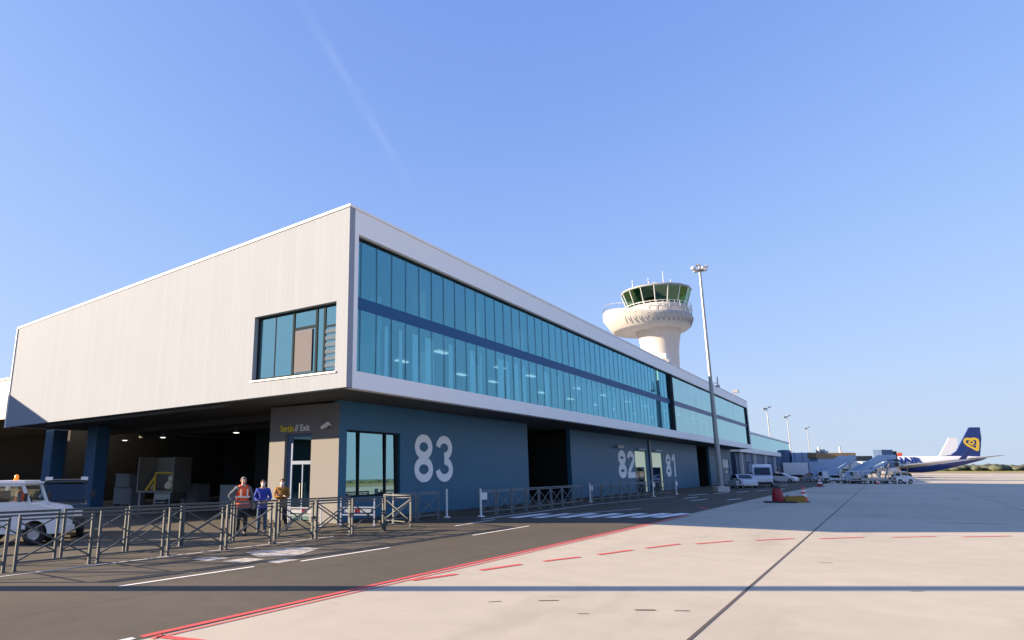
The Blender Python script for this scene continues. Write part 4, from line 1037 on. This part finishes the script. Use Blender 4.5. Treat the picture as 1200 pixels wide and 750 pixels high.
# equipment at the foot of the mast
t = thing('equipment_cart', 'low grey equipment cart beside the mast foot', 'cart', (-13.4,78.5,.004), R(80))
b = MB(); b.box(-1.1,1.1,-.5,.5,.32,.5); b.box(-1.0,.0,-.45,.45,.5,.85); b.build('body', M['grey_paint'], t, bevel=.02)
b = MB(); b.bar((1.1,-.45,.5),(1.1,-.45,1.05),.05); b.bar((1.1,.45,.5),(1.1,.45,1.05),.05); b.bar((1.1,-.45,1.05),(1.1,.45,1.05),.05); b.build('handle', M['white_steel'], t)
for x in (-.8,.8):
    for y in (-.42,.42): wheel(t, x, y, .17, .1)

# things standing under the overhang
M['shell_grey'] = mat('dull container panel', (.22,.21,.19), .8, var=.15, scale=2)
t = thing('baggage_container', 'open dull container with yellow rack and cream sacks under the overhang', 'container', (-32.9,21.9,0), R(20))
b = MB(); b.box(-1.15,-1.08,-.8,.8,.95,2.75); b.box(-1.08,1.08,.72,.8,.95,2.75); b.box(1.08,1.15,-.8,.8,.95,2.75); b.box(-1.15,1.15,-.8,.8,.85,.95); b.build('shell', M['shell_grey'], t)
b = MB(); b.box(-.1,1.0,-.6,.7,.5,.85)
for x in (-.95,.95):
    for y in (-.7,.6): b.bar((x,y,0),(x,y,.85),.1)
for z in (.15,.32,.49): b.box(.2,.9,-.95-.2+z*.4,-.72,z,z+.05)
b.build('stand', M['steel'], t)
b = MB(); b.bar((-.2,-.5,.95),(-.2,-.5,1.9),.09); b.bar((-.2,-.5,1.9),(1.0,-.5,1.9),.09); b.bar((-.75,-.5,.95),(-.2,-.5,1.7),.12); b.build('rack', M['yellow'], t)
for x, z, r, lb in ((.42,1.2,.27,'cream sack at the lower left of the pile in the container'),(.82,1.2,.27,'cream sack at the lower right of the pile in the container'),(.62,1.56,.27,'cream sack on top of the pile in the container'),(-.62,1.12,.2,'cream sack left of the yellow rack in the container')):
    s_ = thing('sack', lb, 'sack', (-32.9+x*math.cos(R(20))+.1,21.75+x*math.sin(R(20)),z), R(20), 'sacks in the container')
    b = MB(); b.ball((0,0,0),r,r*.8,r*.9,n=12,m=8); b.v = [(v[0]+random.uniform(-.02,.02),v[1]+random.uniform(-.02,.02),max(v[2],-r*.8)) for v in b.v]; b.build('bag', M['cream'], s_)
    b = MB(); b.tube((0,0,r*.8),(.03,0,r*1.1),.04,.07,8); b.build('neck', M['cream'], s_)
for i, (x, y, w_, h, z) in enumerate(((-36.9,22.3,1.5,1.0,0),(-37.0,22.3,1.2,.8,1.0),(-33.6,24.5,1.3,1.2,0),(-29.3,23.9,1.2,1.2,0))):
    t = thing('crate', ('grey crate standing beside the blue pillar','smaller grey crate stacked on the crate beside the blue pillar','grey crate behind the container with sacks','grey crate at the dark partition wall')[i], 'crate', (x,y,z), R(8), 'crates under the overhang')
    b = MB(); b.box(-w_/2,w_/2,-.5,.5,.08,h); 
    for q in (-.9,0,.9): b.box(q*w_/2-.05,q*w_/2+.05,-.52,.52,0,.08)
    b.build('box', M['grey_paint'], t, bevel=.02)
    b = MB(); b.box(-w_/2-.02,w_/2+.02,-.52,.52,h,h+.05); b.build('lid', M['steel'], t)

# ------------------------------------------------------------------ boarding bridges
def make_bridge(label, loc, rz, L1, L2, tun='pale_blue', group='boarding bridges'):
    """+X runs from the building to the aircraft"""
    t = thing('boarding_bridge', label, 'boarding bridge', loc, rz, group)
    b = MB(); b.tube((0,0,0),(0,0,2.4),.7,.7,12); b.build('support', M['grey_paint'], t)
    b = MB(); b.lathe([(2.4,2.4),(2.4,5.9),(2.2,6.1),(.01,6.1)], 16, sm=False); b.lathe([(.01,2.4),(2.4,2.4)], 16); b.build('rotunda', M['blue_grey'], t)
    b = MB(); b.box(2.2,2.2+L1,-1.6,1.6,2.5,5.5); b.build('inner_tunnel', M[tun], t, bevel=.05)
    b = MB()
    for k_ in range(int(L1/1.4)): b.box(2.7+k_*1.4,2.8+k_*1.4,-1.66,1.66,2.46,5.56)
    b.build('rib', M['blue_grey'], t)
    b = MB(); b.box(2.2+L1,3.2+L1,-2.0,2.0,2.2,6.1); b.build('collar', M['navy_panel'], t)
    b = MB(); b.box(3.2+L1,3.2+L1+L2,-1.8,1.8,2.4,5.8); o2 = b.build('outer_tunnel', M[tun], t, bevel=.05)
    b = MB(); b.box(3.6+L1,2.8+L1+L2,-1.83,1.83,3.7,4.7); b.build('window', M['glass_dark'], o2)
    xe = 3.2+L1+L2
    b = MB(); b.prism([(xe,-2.1),(xe+1.2,-2.6),(xe+3.4,-1.4),(xe+3.4,1.8),(xe+1.2,2.4),(xe,2.1)], 'z', 2.3, 5.9); b.build('cabin', M['blue_grey'], t)
    b = MB(); b.prism([(xe+3.4,-1.4),(xe+4.1,-1.2),(xe+4.1,1.6),(xe+3.4,1.8)], 'z', 2.6, 5.6); b.build('bellows', M['rubber'], t)
    xc = xe-3
    b = MB(); b.box(xc-.35,xc+.35,-1.5,-1.1,.9,2.4); b.box(xc-.35,xc+.35,1.1,1.5,.9,2.4); b.box(xc-.4,xc+.4,-1.7,1.7,.6,.95); b.build('lift_column', M['white_steel'], t)
    for y in (-1.1,1.1): wheel(t, xc, y, .5, .4)
    b = MB(); b.bar((xc+1,-2.3,2.4),(xc-3.6,-2.3,.1),.12,.3); b.bar((xc+1,-3.1,2.4),(xc-3.6,-3.1,.1),.12,.3)
    for k_ in range(10): b.box(xc-3.5+k_*.46,xc-3.2+k_*.46,-3.1,-2.3,.2+k_*.235,.25+k_*.235)
    b.build('service_stair', M['steel'], t)
    return t
make_bridge('blue grey boarding bridge with dark collar leaving the old terminal', (-18.2,160,0), R(14), 5.2, 8.5)
make_bridge('boarding bridge reaching the navy tailed airliner', (-24.5,190,0), R(8), 8., 11., 'blue_grey')
make_bridge('farther boarding bridge with pale tunnel behind the others', (-26,215,0), R(2), 9., 9.)
# advert box / brown topped unit on the apron
def make_box_truck(label, loc, rz, box, group='service trucks by the bridges'):
    t = thing('service_truck', label, 'truck', loc, rz, group)
    b = MB(); b.box(-3.2,1.1,-1.15,1.15,1.0,3.3); b.build('cargo_box', M[box], t, bevel=.04)
    b = MB(); b.prism([(1.2,.5),(3.0,.5),(3.0,1.4),(2.6,2.3),(1.2,2.4)], 'y', -1.05, 1.05); c = b.build('cab', M['white_paint'], t, bevel=.06)
    b = MB(); b.add([(3.02,-.9,1.45),(3.02,.9,1.45),(2.66,.85,2.2),(2.66,-.85,2.2)], [(0,1,2,3)]); b.build('windscreen', M['glass_dark'], c)
    for s_ in (-1,1): b = MB(); b.add([(2.75,s_*1.058,1.4),(2.5,s_*1.058,2.15),(1.5,s_*1.058,2.15),(1.5,s_*1.058,1.4)], [(0,1,2,3)]); b.build('side_window', M['glass_dark'], c)
    b = MB(); b.box(-3.1,2.9,-.5,.5,.5,1.0); b.build('chassis', M['rubber'], t)
    for x in (-2.1,2.0):
        for y in (-.95,.95): wheel(t, x, y, .42, .28)
    return t
make_box_truck('pale box truck parked under the boarding bridge tunnel', (-13.2,146,0), R(20), 'white_steel')
make_box_truck('white box truck in front of the brown unit', (-5.6,141,0), R(160), 'white_steel')
make_box_truck('grey box truck nearest the first stairs', (-7.6,134,0), R(10), 'pale_blue')
t = thing('service_kiosk', 'brown roofed service kiosk on stilts behind the stairs', 'kiosk', (-8.3,154,0), R(30))
b = MB(); b.box(-3.4,3.4,-1.5,1.5,2.7,4.2); b.build('body', M['pale_blue'], t)
b = MB(); b.box(-3.7,3.7,-1.8,1.8,4.2,5.2); b.build('roof', M['brown'], t)
b = MB()
for x in (-3,3):
    for y in (-1.3,1.3): b.bar((x,y,0),(x,y,2.7),.25)
b.build('stilt', M['steel'], t)
for x in (-2.2,1.8): b = MB(); b.tube((x,0,5.2),(x,0,6.4),.18,.18,8); b.build('vent_pipe', M['concrete_wall'], t)

# ------------------------------------------------------------------ passenger stairs
def make_stairs():
    t = thing('passenger_stairs', 'x', 'stairs', (0,0,0), 0, 'passenger stairs on the apron')
    b = MB(); b.box(-3.2,1.8,-.9,.9,.45,.75); b.build('chassis', M['white_steel'], t)
    b = MB(); b.prism([(-3.2,.5),(-2.2,.5),(-2.2,1.3),(-2.5,1.75),(-3.2,1.75)], 'y', -.9, -.05); c = b.build('cab', M['white_paint'], t)
    b = MB(); b.add([(-3.21,-.8,1.1),(-3.21,-.15,1.1),(-3.21,-.15,1.65),(-3.21,-.8,1.65)], [(0,1,2,3)]); b.build('window', M['glass_dark'], c)
    b = MB(); b.bar((-3.4,-.75,.5),(2.2,-.75,3.1),.1,.35); b.bar((-3.4,.75,.5),(2.2,.75,3.1),.1,.35)
    for k in range(14): b.box(-3.3+k*.4,-3.0+k*.4,-.72,.72,.55+k*.186,.60+k*.186)
    b.box(2.2,3.6,-.85,.85,3.0,3.12); b.build('steps', M['pale_blue'], t)
    for s_ in (-1,1):
        b = MB(); y = s_*.80
        b.add([(-3.3,y,.9),(2.2,y,3.45),(3.6,y,3.45),(3.6,y,4.1),(2.2,y,4.1),(-3.3,y,1.55)], [(0,1,2,3,4,5)]); b.add([(-3.3,y+.03,.9),(2.2,y+.03,3.45),(3.6,y+.03,3.45),(3.6,y+.03,4.1),(2.2,y+.03,4.1),(-3.3,y+.03,1.55)], [(0,1,2,3,4,5)])
        b.build('side_panel', M['pale_blue'], t)
    b = MB(); b.bar((1.6,-.6,.7),(2.6,-.6,3.0),.14); b.bar((1.6,.6,.7),(2.6,.6,3.0),.14); b.bar((1.4,0,.7),(.2,0,2.1),.14); b.build('lift_arm', M['steel'], t)
    for x in (-2.4,1.2):
        for y in (-.75,.75): wheel(t, x, y, .36, .24)
    return t
st = make_stairs(); put(st, (-6.2,118,0), yaw+R(15), 'left pale passenger stairs rising towards the kiosk')
st2 = copy_tree(st); put(st2, (-1.7,117,0), yaw+R(2), 'right pale passenger stairs rising towards the airliner')
# baggage carts
def make_cart():
    t = thing('baggage_cart', 'x', 'cart', (0,0,0), 0, 'baggage carts beside the stairs')
    b = MB(); b.box(-1.3,1.3,-.7,.7,.42,.54); b.build('deck', M['steel'], t)
    b = MB()
    for x in (-1.27,1.27):
        for y in (-.67,.67): b.bar((x,y,.5),(x,y,1.75),.06)
    b.box(-1.35,1.35,-.75,.75,1.75,1.82); b.build('canopy', M['white_steel'], t)
    b = MB(); b.bar((1.3,0,.45),(2.1,0,.35),.07); b.build('drawbar', M['rubber'], t)
    for x in (-.9,.9):
        for y in (-.6,.6): wheel(t, x, y, .2, .12)
    return t
ct = make_cart(); put(ct, (-3.9,112.5,0), yaw+R(4), 'empty baggage cart, leftmost beside the right stairs')
for i, (x, y, lb) in enumerate(((-2.1,113.8,'empty baggage cart in the middle of the train by the right stairs'), (-.2,115.1,'empty baggage cart, rightmost beside the right stairs'))):
    c = copy_tree(ct); put(c, (x,y,0), yaw+R(4), lb)
tt = copy_tree(bpy.data.objects['tow_tractor']); put(tt, (1.9,116.8,0), yaw+R(4), 'distant white tow tractor pulling the baggage carts')

# ------------------------------------------------------------------ airliners
def loft(b, sections, n=28, mi=0):
    """sections: (x, zc, ry, rz) rings along x"""
    vs = [(x, ry*math.cos(2*PI*k/n), zc+rz*math.sin(2*PI*k/n)) for x, zc, ry, rz in sections for k in range(n)]; fs = []
    for i in range(len(sections)-1):
        for k in range(n): fs.append((i*n+k, i*n+(k+1) % n, (i+1)*n+(k+1) % n, (i+1)*n+k))
    fs += [tuple(range(n)), tuple(range((len(sections)-1)*n, len(sections)*n))]
    b.add(vs, fs, mi, True)
def wing(b, root, tip, th):
    """root/tip: (x_lead, x_trail, y, z)"""
    vs = []
    for (xl, xt, y, z), q in ((root, th), (tip, th*.35)):
        vs += [(xl,y,z),(xl+(xt-xl)*.3,y,z+q*.6),(xt,y,z),(xl+(xt-xl)*.3,y,z-q*.4)]
    b.add(vs, [(0,1,5,4),(1,2,6,5),(2,3,7,6),(3,0,4,7),(0,3,2,1),(4,5,6,7)])
def make_airliner(label, loc, rz, body, fin, emblem=None, title=None, engine='plane_plain'):
    """nose at x=0, tail towards +x, cabin axis at z=0 of the child meshes (3.2 m above ground)"""
    t = thing('airliner', label, 'airliner', loc, rz, 'parked airliners'); Z = 3.2
    b = MB(); loft(b, [(0,-.5,.05,.05),(.35,-.45,.55,.55),(1.2,-.28,1.1,1.12),(2.6,-.08,1.6,1.62),(4.6,0,1.86,1.9),(6,0,1.88,2.0),(24,0,1.88,2.0),(27,.12,1.8,1.86),(31,.55,1.4,1.45),(35,1.05,.85,.9),(38,1.4,.38,.45),(39,1.5,.12,.18)])
    fo = b.build('fuselage', M[body], t, loc=(0,0,Z))
    b = MB()
    for s_ in (-1,1):
        for k in range(44):
            if 16.0 < 5.2+k*.52 < 16.4: continue
            b.box(5.0+k*.52,5.20+k*.52,s_*1.86-.03,s_*1.86+.03,.0,.26)
        b.add([(1.45,s_*1.12,.5),(2.35,s_*1.5,.55),(2.5,s_*1.42,.95),(1.9,s_*.95,.98)], [(0,1,2,3)])
    b.build('window', M['glass_dark'], fo)
    for s_ in (-1,1):
        b = MB(); wing(b, (13.5,21.0,s_*1.5,-.9), (21.8,23.3,s_*17.2,.9), .75); w_ = b.build('wing', M['alu'], t, loc=(0,0,Z))
        b = MB(); y = s_*17.2; b.add([(21.8,y,.9),(23.3,y,.9),(24.6,y+s_*.5,3.3),(24.0,y+s_*.5,3.3),(21.8,y-s_*.1,.9),(23.3,y-s_*.1,.9),(24.6,y+s_*.42,3.3),(24.0,y+s_*.42,3.3)], [(0,1,2,3),(7,6,5,4),(0,3,7,4),(1,5,6,2),(2,6,7,3)]); b.build('winglet', M[fin], w_)
        b = MB(); b.lathe([(.75,11.6),(.98,11.9),(1.05,12.8),(1.0,14.2),(.72,15.6),(.5,16.3),(.01,16.3)], 24, (0,s_*4.9,-1.55), 'x'); b.lathe([(.76,11.62),(.7,12.4),(.01,12.4)], 24, (0,s_*4.9,-1.55), 'x'); e_ = b.build('engine', M[engine], t, loc=(0,0,Z))
        b = MB(); b.prism([(12.6,-.6),(16.2,-.95),(16.6,-.7),(13.4,-.35)], 'y', s_*4.9-.15, s_*4.9+.15); b.build('pylon', M['alu'], e_)
        b = MB(); wing(b, (33.6,36.8,s_*.6,1.25), (37.0,38.4,s_*7.1,1.95), .35); b.build('tailplane', M['alu'], t, loc=(0,0,Z))
        g = MB(); g.tube((19.2,s_*2.8,-.8),(19.2,s_*2.8,-2.65),.13); g = g.build('landing_gear', M['steel'], t, loc=(0,0,Z))
        for dy in (-.4,.4):
            b = MB(); b.lathe([(.3,-.17),(.5,-.17),(.55,-.1),(.55,.1),(.5,.17),(.3,.17),(.001,.12),(.001,-.12),(.3,-.17)], 18, (19.2,s_*2.8+dy,-2.65), 'y'); b.build('wheel', M['tyre'], g)
    g = MB(); g.tube((4.2,0,-1.5),(4.2,0,-2.8),.1); g = g.build('landing_gear', M['steel'], t, loc=(0,0,Z))
    for dy in (-.22,.22):
        b = MB(); b.lathe([(.2,-.12),(.36,-.12),(.4,0),(.36,.12),(.2,.12),(.001,.1),(.001,-.1),(.2,-.12)], 16, (4.2,dy,-2.8), 'y'); b.build('wheel', M['tyre'], g)
    b = MB(); b.prism([(27.5,1.85),(31.2,2.25),(32.6,3.2),(36.3,8.9),(38.7,8.9),(38.6,6.2),(37.6,1.9),(36,1.6)], 'y', -.18, .18); fn = b.build('fin', M[fin], t, loc=(0,0,Z))
    if emblem:
        # the harp-like gold emblem: an open curved shape narrowing to a point, on both faces
        for s_ in (-1,1):
            b = MB(); y0 = s_*.20; pl = lambda u, v, d: (34.1+u, y0+s_*d, 2.9+v)
            b.stroke([(.3,3.1),(.9,3.45),(2.0,3.35),(3.1,3.5),(3.75,3.2),(3.8,2.4),(3.55,1.3),(3.3,.1)], .72, pl, .02)
            b.stroke([(.3,3.1),(.25,2.4),(.8,1.7),(1.8,1.1),(2.6,.6),(3.3,.1)], .62, lambda u, v, d: (34.1+u, y0+s_*(d+.004), 2.9+v), .02)
            b.stroke(ell(2.1,2.45,.62,.42,0,350,16), .34, lambda u, v, d: (34.1+u, y0+s_*(d+.002), 2.9+v), .02, closed=True)
            b.stroke([(1.0,2.2),(1.6,1.9),(2.6,1.6),(3.4,1.7)], .16, lambda u, v, d: (34.1+u, y0+s_*(d+.006), 2.9+v), .02)
            c_ = Vector((36.4, 0, 4.7)); b.v = [(c_.x+(v[0]-c_.x)*.84, v[1], c_.z+(v[2]-c_.z)*.84) for v in b.v]; b.build('emblem', M[emblem], fn)
    if title:
        for s_ in (-1,1):
            me = text_mesh(title, 1, .045, .0); xs = [v.co.x for v in me.vertices]; ys = [v.co.y for v in me.vertices]; x0, x1, y0, y1 = min(xs), max(xs), min(ys), max(ys)
            W_, H_ = 11.2, 1.5
            bm = bmesh.new(); bm.from_mesh(me); bmesh.ops.triangulate(bm, faces=bm.faces)
            for _ in range(2): bmesh.ops.subdivide_edges(bm, edges=bm.edges, cuts=1, use_grid_fill=True)
            bmesh.ops.triangulate(bm, faces=bm.faces); bm.to_mesh(me); bm.free()
            for v in me.vertices:
                u = (v.co.x-x0)/(x1-x0); q = .25+(v.co.y-y0)/(y1-y0)*H_
                x = 12.3+W_*(1-u) if s_ > 0 else 12.3+W_*u
                q = q-.0; yy = 1.88*math.sqrt(max(0, 1-(min(q,1.98)/2.0)**2))+.11
                v.co = (x, s_*yy, q)
            me.materials.clear(); me.materials.append(M[fin]); o = bpy.data.objects.new('title_lettering', me); COL.objects.link(o); o.parent = fo
    return t
# nose towards the bridges, tail to the right
ax_dir = Vector((.558,.83)); rz_a = math.atan2(.474,.8805)
make_airliner('white airliner with navy belly, navy tail and gold emblem', (-13.7,192.1,0), rz_a, 'plane_white', 'navy', 'gold', 'RYANAIR')
make_airliner('farther airliner showing only its white tail behind the navy tailed one', (-13.4,259.7,0), rz_a, 'plane_plain', 'tail_white')
make_airliner('most distant airliner showing only its orange red tail', (-24.,485,-.03), rz_a, 'plane_plain', 'tail_red')
